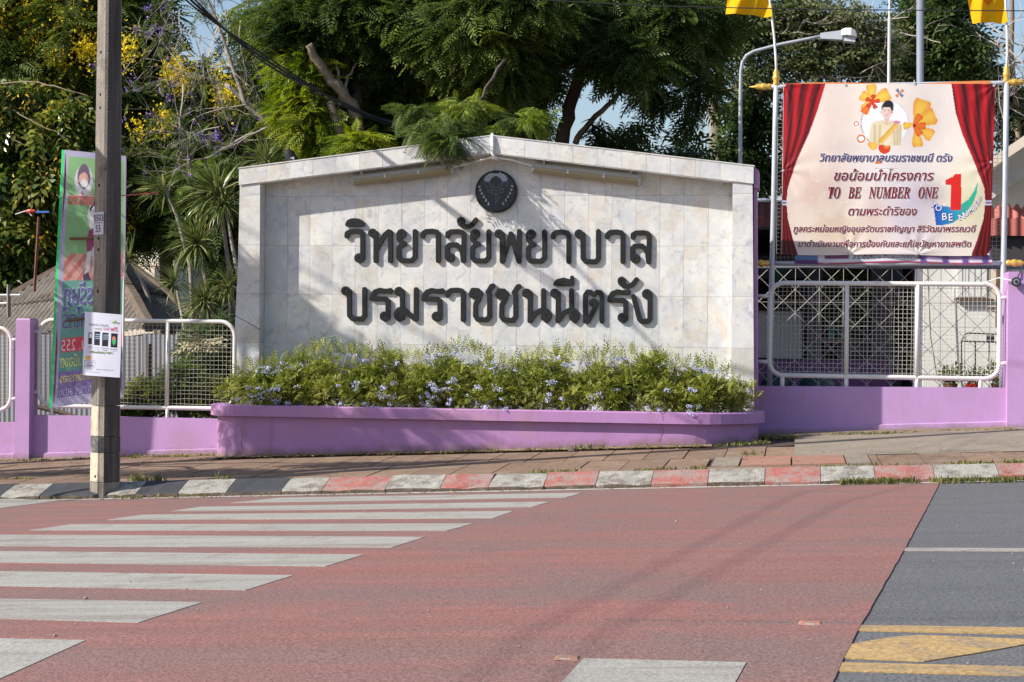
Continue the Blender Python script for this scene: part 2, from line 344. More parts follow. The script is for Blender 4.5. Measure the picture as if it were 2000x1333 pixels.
def strip_poly(name, pts, dz, m, th=.004, parent=None, label=None):
    "painted marking lying on the road; pts are (x, y)"
    lo = [(x, y, ground(x, y)+dz-th) for x, y in pts]; hi = [(x, y, ground(x, y)+dz) for x, y in pts]
    return MB().hexa(lo, hi).mk(name, m, parent, label=label)
def gp(u, v): q = G(u, v); return (q[0], q[1])
# red anti-skid surface: its right edge runs across the road; cut in rows so that it follows the crown
def edge_x(y):
    pts = [(-4, -.55), (5.49, .104), (6.73, .259), (9.94, .63), (16.12, 1.31)]
    for (a, xa), (b, xb) in zip(pts, pts[1:]):
        if y <= b: return xa+(xb-xa)*(y-a)/(b-a)
    return 1.31
ys = [-4+i*(20.12/76) for i in range(77)]
ys = sorted(set([y for y in ys if y < 16.1]+[6.6, 16.1]))
v = []; f = []
for y in ys:
    ex = edge_x(y)+.002*sin(y*9)+.002*sin(y*23)
    for x in (-30, -20, -12, -8, -6, -4, -2, -1, ex): v.append((x, y, ground(x, y)+.006))
    v.append((ex+.002, y, ground(ex, y)-.004))
n = 10
f = [(j*n+i, j*n+i+1, (j+1)*n+i+1, (j+1)*n+i) for j in range(len(ys)-1) for i in range(n-1)]
red = mk('red_surface', v, f, M['red_coat'], road); red['kind'] = 'structure'
bars = [
 [(450, 984.5), (545, 974.5), (1136, 964.5), (1105, 974)],
 [(330, 1001), (392, 992), (1072, 982), (1039, 993)],
 [(207, 1018), (278, 1007.5), (1003, 1000.5), (963, 1014.5)],
 [(57, 1038), (140, 1026.5), (925, 1025), (872, 1039.5)],
 [(-190, 1069), (-60, 1046.5), (830, 1051.5), (765, 1072)],
 [(-420, 1096), (-260, 1077), (711, 1086), (635, 1109.5)],
 [(-700, 1136), (-500, 1112), (573, 1127), (480, 1156)],
 [(-900, 1185), (-700, 1160), (395, 1180), (270, 1220)],
 [(-1100, 1275), (-900, 1235), (168, 1252), (-8, 1312)],
 [(-700, 978.5), (-700, 1004), (0, 994.5), (60, 987), (114, 979.5)]]
for b in bars: strip_poly('crossing_bar', [gp(*p) for p in b], .0088, M['road_white'], parent=road)
strip_poly('crossing_bar', [gp(1140, 1277.5), gp(1458, 1283), gp(1412, 1345), gp(1052, 1350)], .0088, M['road_white'], parent=road)
def quads_strip(name, pts_top, pts_bot, dz, m):
    mb = MB()
    for i in range(len(pts_top)-1):
        q = [pts_top[i], pts_top[i+1], pts_bot[i+1], pts_bot[i]]
        if i == 0: pass
        lo = [(x, y, ground(x, y)+dz-.004) for x, y in q]; hi = [(x, y, ground(x, y)+dz) for x, y in q]; mb.hexa(lo, hi)
    return mb.mk(name, m, road)
quads_strip('edge_line', [(x, 16.165+.004*sin(x*3)) for x in np.linspace(-12, 14, 27)], [(x, 16.075+.006*sin(x*3+1)) for x in np.linspace(-12, 14, 27)], .0125, mat('edge_white', (.50, .48, .44), .7, .1, 3, fine=.15, stain=(.25, .2, .17), stain_t=.66, stain_s=5))
strip_poly('lane_line', [gp(1768, 1071.5), gp(1765, 1077), gp(2500, 1081), gp(2500, 1075)], .0045, M['road_white'], parent=road)
strip_poly('centre_line', [gp(1674, 1223), gp(1668, 1233.5), gp(2500, 1246), gp(2500, 1234)], .0045, M['road_yellow'], parent=road)
strip_poly('centre_line', [gp(1640, 1281), gp(1627, 1293), gp(2500, 1309), gp(2500, 1294)], .0045, M['road_yellow'], parent=road)
strip_poly('island_hatching', [gp(1662, 1254), gp(1745, 1243), gp(1800, 1240.5), gp(2000, 1246), gp(2060, 1250), gp(2000, 1254), gp(1905, 1267), gp(1805, 1279), gp(1640, 1274)], .0045, M['road_yellow'], parent=road)
# joint in the coating
mb = MB(); jx = [(1180, 1214), (1220, 1214.5), (1400, 1217), (1500, 1219), (1678, 1221)]
for a, b in zip(jx, jx[1:]):
    (x0, y0), (x1, y1) = gp(*a), gp(*b)
    mb.hexa([(x0, y0, ground(x0, y0)+.002), (x1, y1, ground(x1, y1)+.002), (x1, y1+.008, ground(x1, y1)+.002), (x0, y0+.008, ground(x0, y0)+.002)],
            [(x0, y0, ground(x0, y0)+.0075), (x1, y1, ground(x1, y1)+.0075), (x1, y1+.008, ground(x1, y1)+.0075), (x0, y0+.008, ground(x0, y0)+.0075)])
mb.mk('surface_joint', M['asphalt'], road)
# road studs
for i, (u, vv, lb) in enumerate([(1109, 1277, 'flat metal road stud beside the corner of the lower white bar'), (1583, 1222, 'flat metal road stud on the joint of the red surface')]):
    x, y = gp(u, vv); z = ground(x, y)+.006
    t = thing('road_stud', (x, y, z), lb, 'road stud', 'studs on the red road surface')
    mb = MB(); mb.hexa([(x-.045, y-.04, z), (x+.045, y-.04, z), (x+.045, y+.04, z), (x-.045, y+.04, z)], [(x-.035, y-.022, z+.008), (x+.035, y-.022, z+.008), (x+.035, y+.022, z+.008), (x-.035, y+.022, z+.008)])
    mb.mk('stud_body', M['slab_red'], t); MB().box(x-.022, x+.016, y-.034, y-.028, z+.002, z+.006).mk('reflector', M['galv'], t)

# kerb blocks: inclined painted top above a short upright face
kerb = bpy.data.objects.new('kerb', None); COL.objects.link(kerb); place(kerb, (-2.5, 16.4, ground(-2.5, 16)), None); kerb['kind'] = 'structure'
kp = [(-260, 'W'), (-120, 'B'), (20, 'W'), (95, 'B'), (225, 'W'), (280, 'B'), (362, 'W'), (455, 'B'), (562, 'W'), (640, 'R'), (762, 'W'), (868, 'R'), (962, 'W'), (1068, 'R'), (1168, 'W'), (1275, 'R'), (1384, 'W'), (1494, 'R'),
      (1602, 'W'), (1707, 'R'), (1822, 'W'), (1946, 'R'), (2060, 'W'), (2170, 'R'), (2280, 'W'), (2390, 'R'), (2500, 'W'), (2610, 'R'), (2720, 'W'), (2830, 'R'), (2940, 'W'), (3050, 'R'), (3160, 'W'), (3280, None)]
kp = [(-780, 'W'), (-650, 'B'), (-520, 'W'), (-390, 'B')]+kp
kn = {'W': 'kerb_white', 'B': 'kerb_black', 'R': 'kerb_red'}
for (u0, c), (u1, _) in zip(kp, kp[1:]):
    x0 = P(u0, 950, 16.4)[0]+.003; x1 = P(u1, 950, 16.4)[0]-.003
    j = random.uniform(-.006, .006)
    def prof(x):
        g0 = ground(x, 16.19)
        return [(x, 16.19+j, g0-.08), (x, 16.185+j, g0+.045), (x, 16.21+j, g0+.062), (x, 16.50, ground(x, 16.65)+.018+j), (x, 16.62, ground(x, 16.65)+.012+j), (x, 16.62, g0-.08)]
    v = []; n = 6; K = 5
    for k in range(K):
        pr_ = prof(x0+(x1-x0)*k/(K-1)); e_ = .4 if k in (0, K-1) else 1
        for q_, p_ in enumerate(pr_):
            if q_ in (1, 2, 3): p_ = (p_[0]+(random.gauss(0, .006) if 0 < k < K-1 else 0), p_[1]+random.gauss(0, .0035)*e_, p_[2]+random.gauss(0, .0035)*e_-(.010 if random.random() < .12 else 0))
            v.append(p_)
    f = [tuple(range(6)), tuple(range(K*6-1, K*6-7, -1))]
    for k in range(K-1): f += [(k*n+i, (k+1)*n+i, (k+1)*n+(i+1) % n, k*n+(i+1) % n) for i in range(n)]
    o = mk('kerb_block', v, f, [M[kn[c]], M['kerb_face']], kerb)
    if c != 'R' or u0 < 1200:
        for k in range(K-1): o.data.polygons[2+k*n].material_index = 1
# pavement slabs
pav = sheet('pavement', [-14, -8, -4, 0, 4, 8, 12], [16.62, 18, 20.0, 22], -.02, M['mortar'])
def shear_box(x0, x1, y0, y1, h, skew, dz=0, th=.05):
    c = [(x0, y0), (x1, y0), (x1+skew, y1), (x0+skew, y1)]
    return MB().hexa([(x, y, ground(x, y)-th+dz) for x, y in c], [(x, y, ground(x, y)+h+dz) for x, y in c])
base = None; rows = [(16.64, 17.95), (17.965, 19.3), (19.315, 20.6)]
for r, (ya, yb) in enumerate(rows):
    for k in range(-24, 8):
        x = k*.415+(.13 if r == 1 else 0); xl = x+.415
        if r >= 0 and x > .0 and r > 0: continue
        if r == 0 and -.85 < x < .75: continue
        if r == 2 and x > -6.9: continue
        o = None
        if base is None or r not in base:
            o = shear_box(x+.006, x+.409, ya, yb, .004, 0).mk('paving_slab', M['slab'], pav, at=(x, ya, ground(x, ya)))
            base = base or {}; base[r] = (o, x)
        else:
            b0, bx = base[r]
            o = copyobj(b0, (x, ya, ground(x, ya)+random.uniform(-.004, .004)), pav)
# concrete apron on the right, trench cover
sheet('concrete_apron', [0.02, 2, 4, 6, 8, 12], [17.96, 19, 20, 21.5], .006, M['concrete_ground'])
for i, (xa, xb, mm) in enumerate([(-.78, -.52, 'concrete_ground'), (-.50, -.02, 'slab_red'), (-.005, .50, 'slab_red'), (.515, .74, 'concrete_ground')]):
    shear_box(xa, xb, 16.95, 17.95, .012, 0).mk('trench_cover', M[mm], pav)
shear_box(.752, .825, 16.64, 17.95, .004, 0).mk('paving_slab', M['slab'], pav)
shear_box(-.84, -.29, 16.64, 16.94, .004, 0).mk('paving_slab', M['slab'], pav); shear_box(-.28, .22, 16.64, 16.94, .004, 0).mk('paving_slab', M['slab'], pav)
shear_box(.23, .74, 16.64, 16.94, .006, 0).mk('paving_slab', M['slab'], pav)
for k in range(0, 30):
    pass

M['sand'] = mat('sand', (.26, .20, .13), .95, .3, 5, col2=(.17, .13, .085), bump=.8, bscale=60, fine=.3, fscale=50)
def dirt_strip(name, x0, x1, yf, w_):
    v = []; f = []; n = 60
    for i in range(n+1):
        x = x0+(x1-x0)*i/n; y1 = yf(x); y0 = y1-w_*(.5+.5*abs(sin(i*1.7)+.4*sin(i*.53))/1.4)
        v += [(x, y0, ground(x, y0)+.006), (x, (y0+y1)/2, ground(x, y1)+.016), (x, y1, ground(x, y1)+.02)]
    for i in range(n): b = 3*i; f += [(b, b+3, b+4, b+1), (b+1, b+4, b+5, b+2)]
    o = mk(name, v, f, M['sand']); o['kind'] = 'structure'
dirt_strip('dirt_strip', -6.75, -.9, lambda x: 19.72, .16); dirt_strip('dirt_strip', -10, -6.75, lambda x: 20.13, .2); dirt_strip('dirt_strip', -.7, 2.6, lambda x: 21.0+.4*min(1, (x+.7)/2), .5)
# ------------------------------------------------------------------ small growth and litter (stuff)
def blades(name, pts, hgt, m, nper=5, w_=.006, **kw):
    v = []; f = []
    for (x, y, z, s) in pts:
        for _ in range(nper):
            a = random.uniform(0, 2*pi); l = hgt*s*random.uniform(.5, 1.2); sp = random.uniform(.1, .7)*l
            dx, dy = cos(a), sin(a); px, py = -dy*w_, dx*w_; b = len(v)
            x1 = x+random.gauss(0, .02); y1 = y+random.gauss(0, .02)
            v += [(x1-px, y1-py, z), (x1+px, y1+py, z), (x1+dx*sp*.5+px*.7, y1+dy*sp*.5+py*.7, z+l*.7), (x1+dx*sp*.5-px*.7, y1+dy*sp*.5-py*.7, z+l*.7), (x1+dx*sp, y1+dy*sp, z+l*.85)]
            f += [(b, b+1, b+2, b+3), (b+3, b+2, b+4)]
    o = mk(name, v, f, m, **kw); o['kind'] = 'stuff'; return o
gpts = []
def tufts(u0, u1, Y, n, s, jy=.05):
    for _ in range(n):
        u = random.uniform(u0, u1); x = P(u, 900, Y)[0]; y = Y+random.gauss(0, jy); gpts.append((x, y, ground(x, y), s*random.uniform(.5, 1.3)))
for a in [(250, 330, 16.62, 60, 1.0), (425, 445, 16.62, 12, 1), (1040, 1130, 16.63, 50, .5), (1240, 1320, 16.63, 50, .5), (1340, 1380, 16.63, 14, .8), (1600, 1800, 16.63, 70, .4), (1850, 2000, 16.63, 80, .5),
          (1640, 1790, 16.14, 160, .75), (1820, 2000, 16.14, 170, .7), (1960, 2010, 16.3, 60, 1.0), (230, 420, 16.15, 60, .5), (100, 160, 16.15, 20, .5), (1000, 1480, 19.66, 70, .45), (1100, 1180, 19.66, 14, .9), (430, 1000, 19.6, 90, .4), (240, 420, 19.95, 60, .5), (0, 170, 19.85, 40, .4), (1370, 1500, 19.9, 60, .5),
          (1480, 1560, 20.6, 90, .5), (1600, 1760, 20.9, 70, .35), (0, 60, 17.3, 20, .3), (1450, 1480, 18.3, 12, .6)]: tufts(*a)
blades('weeds', gpts, .09, M['grass'])
v = []; f = []
for _ in range(2600):
    if random.random() < .75:
        x = random.uniform(-8.6, 2.6); y = (19.60 if x < -.9 else 21.2)-abs(random.gauss(0, .07))
        if x < -6.95: y = 20.0-abs(random.gauss(0, .06))
    else: x = random.uniform(-8.6, 2.6); y = random.uniform(16.7, 19.5)
    if y > 16.7 and random.random() < .15: y = 16.14-abs(random.gauss(0, .03))
    s = random.uniform(.006, .022); a = random.uniform(0, pi); z = ground(x, y)+.012; b = len(v)
    v += [(x+s*cos(a), y+s*sin(a), z), (x-s*.4*sin(a), y+s*.4*cos(a), z+s*.4), (x-s*cos(a), y-s*sin(a), z+.002), (x+s*.4*sin(a), y-s*.4*cos(a), z)]
    f.append((b, b+1, b+2, b+3))
o = mk('leaf_litter', v, f, M['dry_leaf']); o['kind'] = 'stuff'
v = []; f = []
def pebble(x, y, s):
    mb = MB(); z = ground(x, y)+.01
    mb.lathe((x, y, z-s*.3), [(s*.5, 0), (s*random.uniform(.9, 1.1), s*.35), (s*.75, s*.8), (s*.2, s*1.05)], n=6)
    b = len(v); v.extend(mb.v); f.extend([tuple(i+b for i in q) for q in mb.f])
for _ in range(90):
    x, y = gp(random.uniform(0, 2000), 966+(random.random()**1.6)*360); pebble(x, y, random.uniform(.002, .006))
for u, vv, s in [(1321, 1022, .017), (902, 980, .016), (901, 996, .017), (655, 1157, 0), (167, 1173, .02), (1078, 1006, .012), (1479, 1026, .012), (1494, 1041, .014), (653, 985, .015), (107, 1246, .015), (606, 1005, .014)]:
    if s: pebble(*gp(u, vv), s*.6)
for _ in range(260):
    x = random.uniform(-8.5, -3); y = 16.12-abs(random.gauss(0, .03)); pebble(x, y, random.uniform(.006, .014))
o = mk('pebbles', v, f, M['stone']); o['kind'] = 'stuff'
x, y = P(1118, 881, 19.3)[:2]; pv, pf = v, f; v = []; f = []; pebble(x, y, .05); mk('stone', v, f, M['bark_dark']); setp(bpy.data.objects['stone'], 'single dark stone lying on the pavement in front of the purple planter', 'stone')

# ------------------------------------------------------------------ the marble sign wall
YF = 20.73; YR = 20.95   # front of the frame, back of the recess
sign = thing('sign_wall', (-3.65, 20.95, .3), 'gabled white marble sign wall with black Thai lettering rising behind the flower bed', 'sign wall')
def X(u, Y=YF, v=560): return P(u, v, Y)[0]
def Zv(v, u=970, Y=YF): return P(u, v, Y)[2]
apx, ztop, zl, zr = -3.634, 3.975, 3.600, 3.590
def top(x): return ztop-(apx-x)*(ztop-zl)/(apx+6.79) if x < apx else ztop-(x-apx)*(ztop-zr)/(-.49-apx)
CH = .205            # height of the sloping coping band
def soff(x): return top(x)-CH
XL, XR = -6.53, -.735
# core wall behind the tiles, painted purple at the sides
MB().prism([(-6.87, .0), (-.405, .0), (-.45, 3.20), (-.455, 3.52), (apx, ztop-.05), (-6.80, 3.54)], 20.985, 21.22).mk('core_wall', M['purple_dk'], sign)
MB().prism([(-6.5, .3), (-.76, .3), (-.76, 3.4), (apx, ztop-.25), (-6.5, 3.42)], 20.9835, 20.9845).mk('tile_bed', M['grout'], sign)
MB().prism([(-.488, 3.34), (-.43, 3.34), (-.43, 3.545), (-.488, 3.585)], 20.76, 21.26).mk('end_cap', M['purple_dk'], sign)
MB().prism([(-.455, .2), (-.402, .2), (-.455, 3.335), (-.49, 3.335)], 20.80, 20.984).mk('side_pier', M['purple_dk'], sign)
MB().prism([(-6.84, .2), (-6.54, .2), (-6.54, 3.5), (-6.80, 3.5)], 20.76, 20.983).mk('side_pier', M['grout'], sign)
MB().prism([(-.73, .2), (-.49, .2), (-.52, 3.5), (-.73, 3.5)], 20.76, 20.983).mk('side_pier', M['grout'], sign)
MB().prism([(-6.79, soff(-6.79)+.02), (apx, soff(apx)+.02), (-.5, soff(-.5)+.02), (-.5, top(-.5)-.02), (apx, ztop-.02), (-6.79, top(-6.79)-.02)], 20.745, 21.24).mk('lintel', M['grout'], sign)
gj = .0011
# coping band tiles
tw = .2925; xs_ = [-6.80]
k0 = 0
edges = [-6.80, -6.44]+[-6.44+tw*k for k in range(1, 20)]+[-.49]
edges = sorted(set(round(e, 4) for e in edges+[apx] if abs(e-apx) < 1e-6 or abs(e-apx) > .08)); edges = [e for e in edges if e <= -.489]
for a, b in zip(edges, edges[1:]):
    if b-a < .06: continue
    a2, b2 = a+gj, b-gj; dy = random.uniform(-.0015, .0015)
    MB().prism([(a2, soff(a2)), (b2, soff(b2)), (b2, top(b2)), (a2, top(a2))], 20.712+dy, 20.744).mk('marble_tile', M['marble'], sign)
# top slab of the coping and the tiled soffit
for (a, b) in ((-6.81, apx-.001), (apx+.001, -.48)):
    MB().prism([(a, top(a)), (b, top(b)), (b, top(b)+.012), (a, top(a)+.012)], 20.705, 21.25).mk('coping_slab', M['marble'], sign)
    a3, b3 = max(a, XL), min(b, XR)
    MB().prism([(a3, soff(a3)-.012), (b3, soff(b3)-.012), (b3, soff(b3)), (a3, soff(a3))], 20.718, 20.95).mk('soffit_slab', M['marble'], sign)
# stiles
rows_z = [Zv(v_) for v_ in (871, 773, 675, 576.5, 478.5, 380)]
def stile(xa_b, xb_b, xa_t, xb_t, side):
    zt = soff((xa_t+xb_t)/2)
    zz = [.35]+[z for z in rows_z if .35 < z < zt-.08]+[None]
    def lx(z, b, t): return b+(t-b)*(z-.3)/(3.25-.3)
    for za, zb in zip(zz, zz[1:]):
        za2 = za+gj
        zb_l = (zb-gj) if zb else soff(lx(3.2, xa_b, xa_t))-.001; zb_r = (zb-gj) if zb else soff(lx(3.2, xb_b, xb_t))-.001
        MB().prism([(lx(za2, xa_b, xa_t), za2), (lx(za2, xb_b, xb_t), za2), (lx(zb_r, xb_b, xb_t), zb_r), (lx(zb_l, xa_b, xa_t), zb_l)], YF+random.uniform(-.0015, .0015), 20.76).mk('marble_tile', M['marble'], sign)
stile(-6.885, XL+.012, -6.775, XL, 0); stile(XR+.015, -.448, XR, -.50, 1)
# jamb tiles (returns into the recess)
for xj0, xj1 in ((XL-.01, XL+.001), (XR-.001, XR+.01)):
    zz = [.35]+[z for z in rows_z if z < 3.2]+[soff(xj0)-.013]
    for za, zb in zip(zz, zz[1:]): MB().box(xj0, xj1, 20.762, 20.948, za+gj, zb-gj).mk('marble_tile', M['marble'], sign)
# recessed field of marble tiles
ncol = 20; tw2 = (XR-XL-.004)/ncol
rz = [.35]+rows_z+[9]
for i in range(ncol):
    a = XL+.002+i*tw2+gj; b = XL+.002+(i+1)*tw2-gj
    for za, zb in zip(rz, rz[1:]):
        za = za+gj; zba = min(zb-gj, soff(a)+.02); zbb = min(zb-gj, soff(b)+.02)
        if min(zba, zbb) <= za: continue
        MB().prism([(a, za), (b, za), (b, zbb), (a, zba)], YR+random.uniform(-.001, .001), 20.982).mk('marble_tile', M['marble'], sign)

# ---- lettering: strokes drawn on a grid, outlined and extruded
def contour_loops(fld, x0, y0, st):
    ny, nx = fld.shape; segs = {}
    def ip(a, b, pa, pb): t = a/(a-b); return (pa[0]+(pb[0]-pa[0])*t, pa[1]+(pb[1]-pa[1])*t)
    T = {1: [(3, 0)], 2: [(0, 1)], 3: [(3, 1)], 4: [(1, 2)], 5: [(3, 2), (1, 0)], 6: [(0, 2)], 7: [(3, 2)], 8: [(2, 3)], 9: [(2, 0)], 10: [(0, 3), (2, 1)], 11: [(2, 1)], 12: [(1, 3)], 13: [(1, 0)], 14: [(0, 3)]}
    ins = fld < 0
    code = ins[:-1, :-1]*1+ins[:-1, 1:]*2+ins[1:, 1:]*4+ins[1:, :-1]*8
    nxt = {}; pt = {}
    for j, i in zip(*np.nonzero((code > 0) & (code < 15))):
        c = int(code[j, i])
        def ek(e): return {0: ('h', j, i), 1: ('v', j, i+1), 2: ('h', j+1, i), 3: ('v', j, i)}[e]
        for a, b in T[c]:
            ka, kb = ek(a), ek(b); nxt[ka] = kb
            for k in (ka, kb):
                if k not in pt:
                    t_, jj, ii = k
                    if t_ == 'h': pt[k] = ip(fld[jj, ii], fld[jj, ii+1], (ii, jj), (ii+1, jj))
                    else: pt[k] = ip(fld[jj, ii], fld[jj+1, ii], (ii, jj), (ii, jj+1))
    loops = []
    while nxt:
        k0 = next(iter(nxt)); lp = []; k = k0
        while k in nxt: lp.append(pt[k]); k = nxt.pop(k)
        if len(lp) > 5:
            q = [(x0+x*st, y0+y*st) for x, y in lp]
            out = [q[0]]
            for a in range(1, len(q)-1):
                p0, p1, p2 = out[-1], q[a], q[a+1]
                ar = abs((p1[0]-p0[0])*(p2[1]-p0[1])-(p1[1]-p0[1])*(p2[0]-p0[0])); L_ = math.hypot(p2[0]-p0[0], p2[1]-p0[1])
                if ar > .35*L_ or math.hypot(p1[0]-p0[0], p1[1]-p0[1]) > 40: out.append(p1)
            out.append(q[-1]); loops.append(out)
    return loops
def glyph(strokes, discs, hw, tr, depth, yfront, name, mt, parent):
    "strokes: lists of crop-pixel points; discs: (x, y, r, hole); tr maps crop pixels to (x, z) in metres"
    ap = [p for s in strokes for p in s]+[(d[0]+sx*d[2], d[1]+sy*d[2]) for d in discs for sx in (-1, 1) for sy in (-1, 1)]
    x0 = min(p[0] for p in ap)-45; x1 = max(p[0] for p in ap)+45; y0 = min(p[1] for p in ap)-45; y1 = max(p[1] for p in ap)+45; st = 4.0
    gx, gy = np.meshgrid(np.arange(x0, x1, st), np.arange(y0, y1, st)); fld = np.full(gx.shape, 1e3)
    for s in strokes:
        h = hw
        for (ax, ay), (bx, by) in zip(s, s[1:]):
            dx, dy = bx-ax, by-ay; t = np.clip(((gx-ax)*dx+(gy-ay)*dy)/(dx*dx+dy*dy+1e-9), 0, 1)
            fld = np.minimum(fld, np.hypot(gx-ax-t*dx, gy-ay-t*dy)-h)
    for (cx_, cy_, r, hr) in discs: fld = np.minimum(fld, np.hypot(gx-cx_, gy-cy_)-r)
    for (cx_, cy_, r, hr) in discs:
        if hr: fld = np.maximum(fld, hr-np.hypot(gx-cx_, gy-cy_))
    cu = bpy.data.curves.new('g', 'CURVE'); cu.dimensions = '2D'; cu.fill_mode = 'BOTH'
    for lp in contour_loops(fld, x0, y0, st):
        sp = cu.splines.new('POLY'); sp.points.add(len(lp)-1)
        for i, q in enumerate(lp): a, b = tr(*q); sp.points[i].co = (a, b, 0, 1)
        sp.use_cyclic_u = True
    cu.extrude = depth/2-.004; cu.bevel_depth = .004; cu.bevel_resolution = 0; cu.offset = -.003
    ob = bpy.data.objects.new('g', cu); me = bpy.data.meshes.new_from_object(ob)
    n = len(me.vertices); co = np.empty(n*3); me.vertices.foreach_get('co', co); co = co.reshape(-1, 3)
    vv = np.stack([co[:, 0], yfront+depth/2-co[:, 2], co[:, 1]], 1)
    fc = [tuple(p.vertices) for p in me.polygons]
    bpy.data.objects.remove(ob); bpy.data.curves.remove(cu); bpy.data.meshes.remove(me)
    return mk(name, vv, fc, mt, parent)
YL = YR-.034
def tr1(cx, cy): q = P(640+cx/5.333, 410+cy/5.333, YL); return q[0], q[2]
def tr2(cx, cy): q = P(960+cx/5.333, 410+cy/5.333, YL); return q[0], q[2]
def sh(st, dx, dy): return [[(x+dx, y+dy) for x, y in s] for s in st]
def shd(d, dx, dy): return [(x+dx, y+dy, r, h) for x, y, r, h in d]
YOW = ([[(738, 250), (740, 305), (768, 345), (800, 357)], [(800, 357), (762, 372), (738, 402), (738, 495), (765, 530), (875, 530), (908, 495), (908, 226)]], [(768, 250, 50, 9)])
AA = ([[(987, 275), (990, 250), (1020, 227), (1090, 222), (1135, 232), (1150, 262), (1150, 532)]], [])
LOR = ([[(1247, 275), (1250, 247), (1280, 229), (1360, 226), (1404, 237), (1418, 265), (1412, 532)], [(1243, 500), (1243, 390), (1270, 366), (1340, 364), (1382, 400), (1402, 450), (1410, 532)]], [(1275, 500, 49, 9)])
HAN = ([[(1370, 118), (1378, 148), (1412, 172), (1460, 176), (1500, 158), (1525, 128), (1542, 105)]], [(1388, 118, 43, 9)])
ROR = ([[(636, 846), (590, 848), (540, 838), (492, 855), (464, 893), (458, 925), (600, 928), (625, 948), (627, 1120), (600, 1140)], [(650, 840), (648, 852)]], [(590, 1110, 50, 9)])
CHO = ([[(1510, 838), (1560, 840), (1588, 875), (1575, 925), (1540, 985), (1536, 1105), (1562, 1143), (1655, 1145), (1684, 1110), (1684, 890), (1666, 858)], [(1668, 858), (1706, 796), (1720, 792)]], [(1518, 877, 50, 9)])
NOR = ([[(402, 870), (398, 1158)], [(540, 842), (540, 1130)], [(408, 1150), (455, 1078), (510, 1048), (570, 1054), (600, 1087), (600, 1122), (575, 1155), (545, 1132)]], [(365, 870, 49, 9)])
letters = [
 (tr1, [[(202, 152), (216, 125), (245, 112), (275, 109), (312, 112), (345, 126), (362, 150)], [(202, 155), (362, 155)]], [], 21),
 (tr1, [[(197, 275), (200, 247), (232, 227), (300, 221), (345, 230), (362, 262), (362, 505), (340, 530)]], [(325, 503, 50, 9)], 25),
 (tr1, [[(500, 250), (500, 532)], [(508, 410), (590, 265), (632, 228), (652, 235), (652, 532)]], [(465, 243, 46, 9)], 25),
 (tr1, *YOW, 25), (tr1, *AA, 25), (tr1, *LOR, 25), (tr1, *HAN, 24),
 (tr1, sh(YOW[0], 768, 2), shd(YOW[1], 768, 2), 25),
 (tr2, [[(110, 250), (110, 538)], [(112, 538), (200, 250), (284, 538), (288, 226)]], [(75, 250, 46, 9)], 25),
 (tr2, sh(YOW[0], -358, 5), shd(YOW[1], -358, 5), 25), (tr2, sh(AA[0], -347, 8), [], 25),
 (tr2, [[(950, 255), (952, 505), (980, 540), (1085, 541), (1112, 508), (1112, 226)]], [(910, 252, 47, 9)], 25),
 (tr2, sh(AA[0], 217, 8), [], 25), (tr2, sh(LOR[0], 224, 12), shd(LOR[1], 224, 12), 25),
 (tr1, [[(223, 850), (225, 1100), (255, 1135), (355, 1137), (383, 1105), (383, 830)]], [(185, 845, 47, 14)], 25),
 (tr1, *ROR, 25),
 (tr1, [[(775, 850), (777, 1125)], [(775, 1040), (738, 1040), (713, 1075), (713, 1110), (738, 1140), (770, 1128)], [(792, 1040), (905, 1138)], [(920, 832), (918, 1140)]], [(740, 850, 47, 9)], 25),
 (tr1, sh(ROR[0], 541, 2), shd(ROR[1], 541, 2), 25), (tr1, sh(AA[0], 260, 614), [], 25), (tr1, *CHO, 25),
 (tr2, sh(CHO[0], -1434, 6), shd(CHO[1], -1434, 6), 25), (tr2, *NOR, 25), (tr2, sh(NOR[0], 292, 0), shd(NOR[1], 292, 0), 25),
 (tr2, [[(663, 775), (838, 775)], [(663, 768), (690, 740), (750, 727), (815, 745)], [(838, 706), (838, 775)]], [], 20),
 (tr2, [[(975, 1162), (975, 890), (1000, 854), (1030, 856), (1065, 886), (1100, 856), (1135, 862), (1148, 900), (1148, 1162)], [(1092, 968), (1083, 1010), (1005, 1160)]], [(1060, 968, 46, 9)], 24),
 (tr2, sh(ROR[0], 771, 15), shd(ROR[1], 771, 15), 25), (tr2, sh(HAN[0], -33, 622), shd(HAN[1], -33, 622), 24),
 (tr2, [[(1650, 880), (1648, 1135), (1625, 1162), (1560, 1163), (1540, 1140), (1478, 905)]], [(1618, 878, 52, 9)], 25)]
for tr_, st_, ds_, hw_ in letters:
    o = glyph(st_, ds_, hw_, tr_, .024, YL, 'letter', M['letter'], sign)
    # little fixing pins on top of each letter
    
# ---- emblem
ec = P(969, 374.5, YR-.05); er = .258
emb = MB().lathe((ec[0], YR-.06, ec[2]), [(er*.97, 0), (er, .008), (er, .055)], axis='y', n=56).mk('emblem_disc', M['emblem_black'], sign, smooth=False)
def e2(px, py): return (ec[0]+(px-850)/1697*140/157*1.0, ec[2]-(py-660)/1333*110/157)  # crop pixels of the emblem -> metres
ring = MB()
n = 56
for r0, r1 in ((.975, .90),):
    v = []; f = []
    for k in range(n):
        q = 2*pi*k/n
        for rr, yy in ((r0, -.005), (r1, -.005), (r1, .004), (r0, .004)): v.append((ec[0]+er*rr*cos(q), YR-.060+yy-.001, ec[2]+er*rr*sin(q)))
    for k in range(n):
        l = (k+1) % n
        for j in range(4): f.append((k*4+j, k*4+(j+1) % 4, l*4+(j+1) % 4, l*4+j))
    mk('emblem_rim', v, f, M['letter_rim'], emb)
def relief(name, polys, m, y=YR-.066):
    mb = MB()
    for p in polys: mb.prism([e2(*q) for q in p], y, YR-.058)
    return mb.mk(name, m, emb)
rays = []
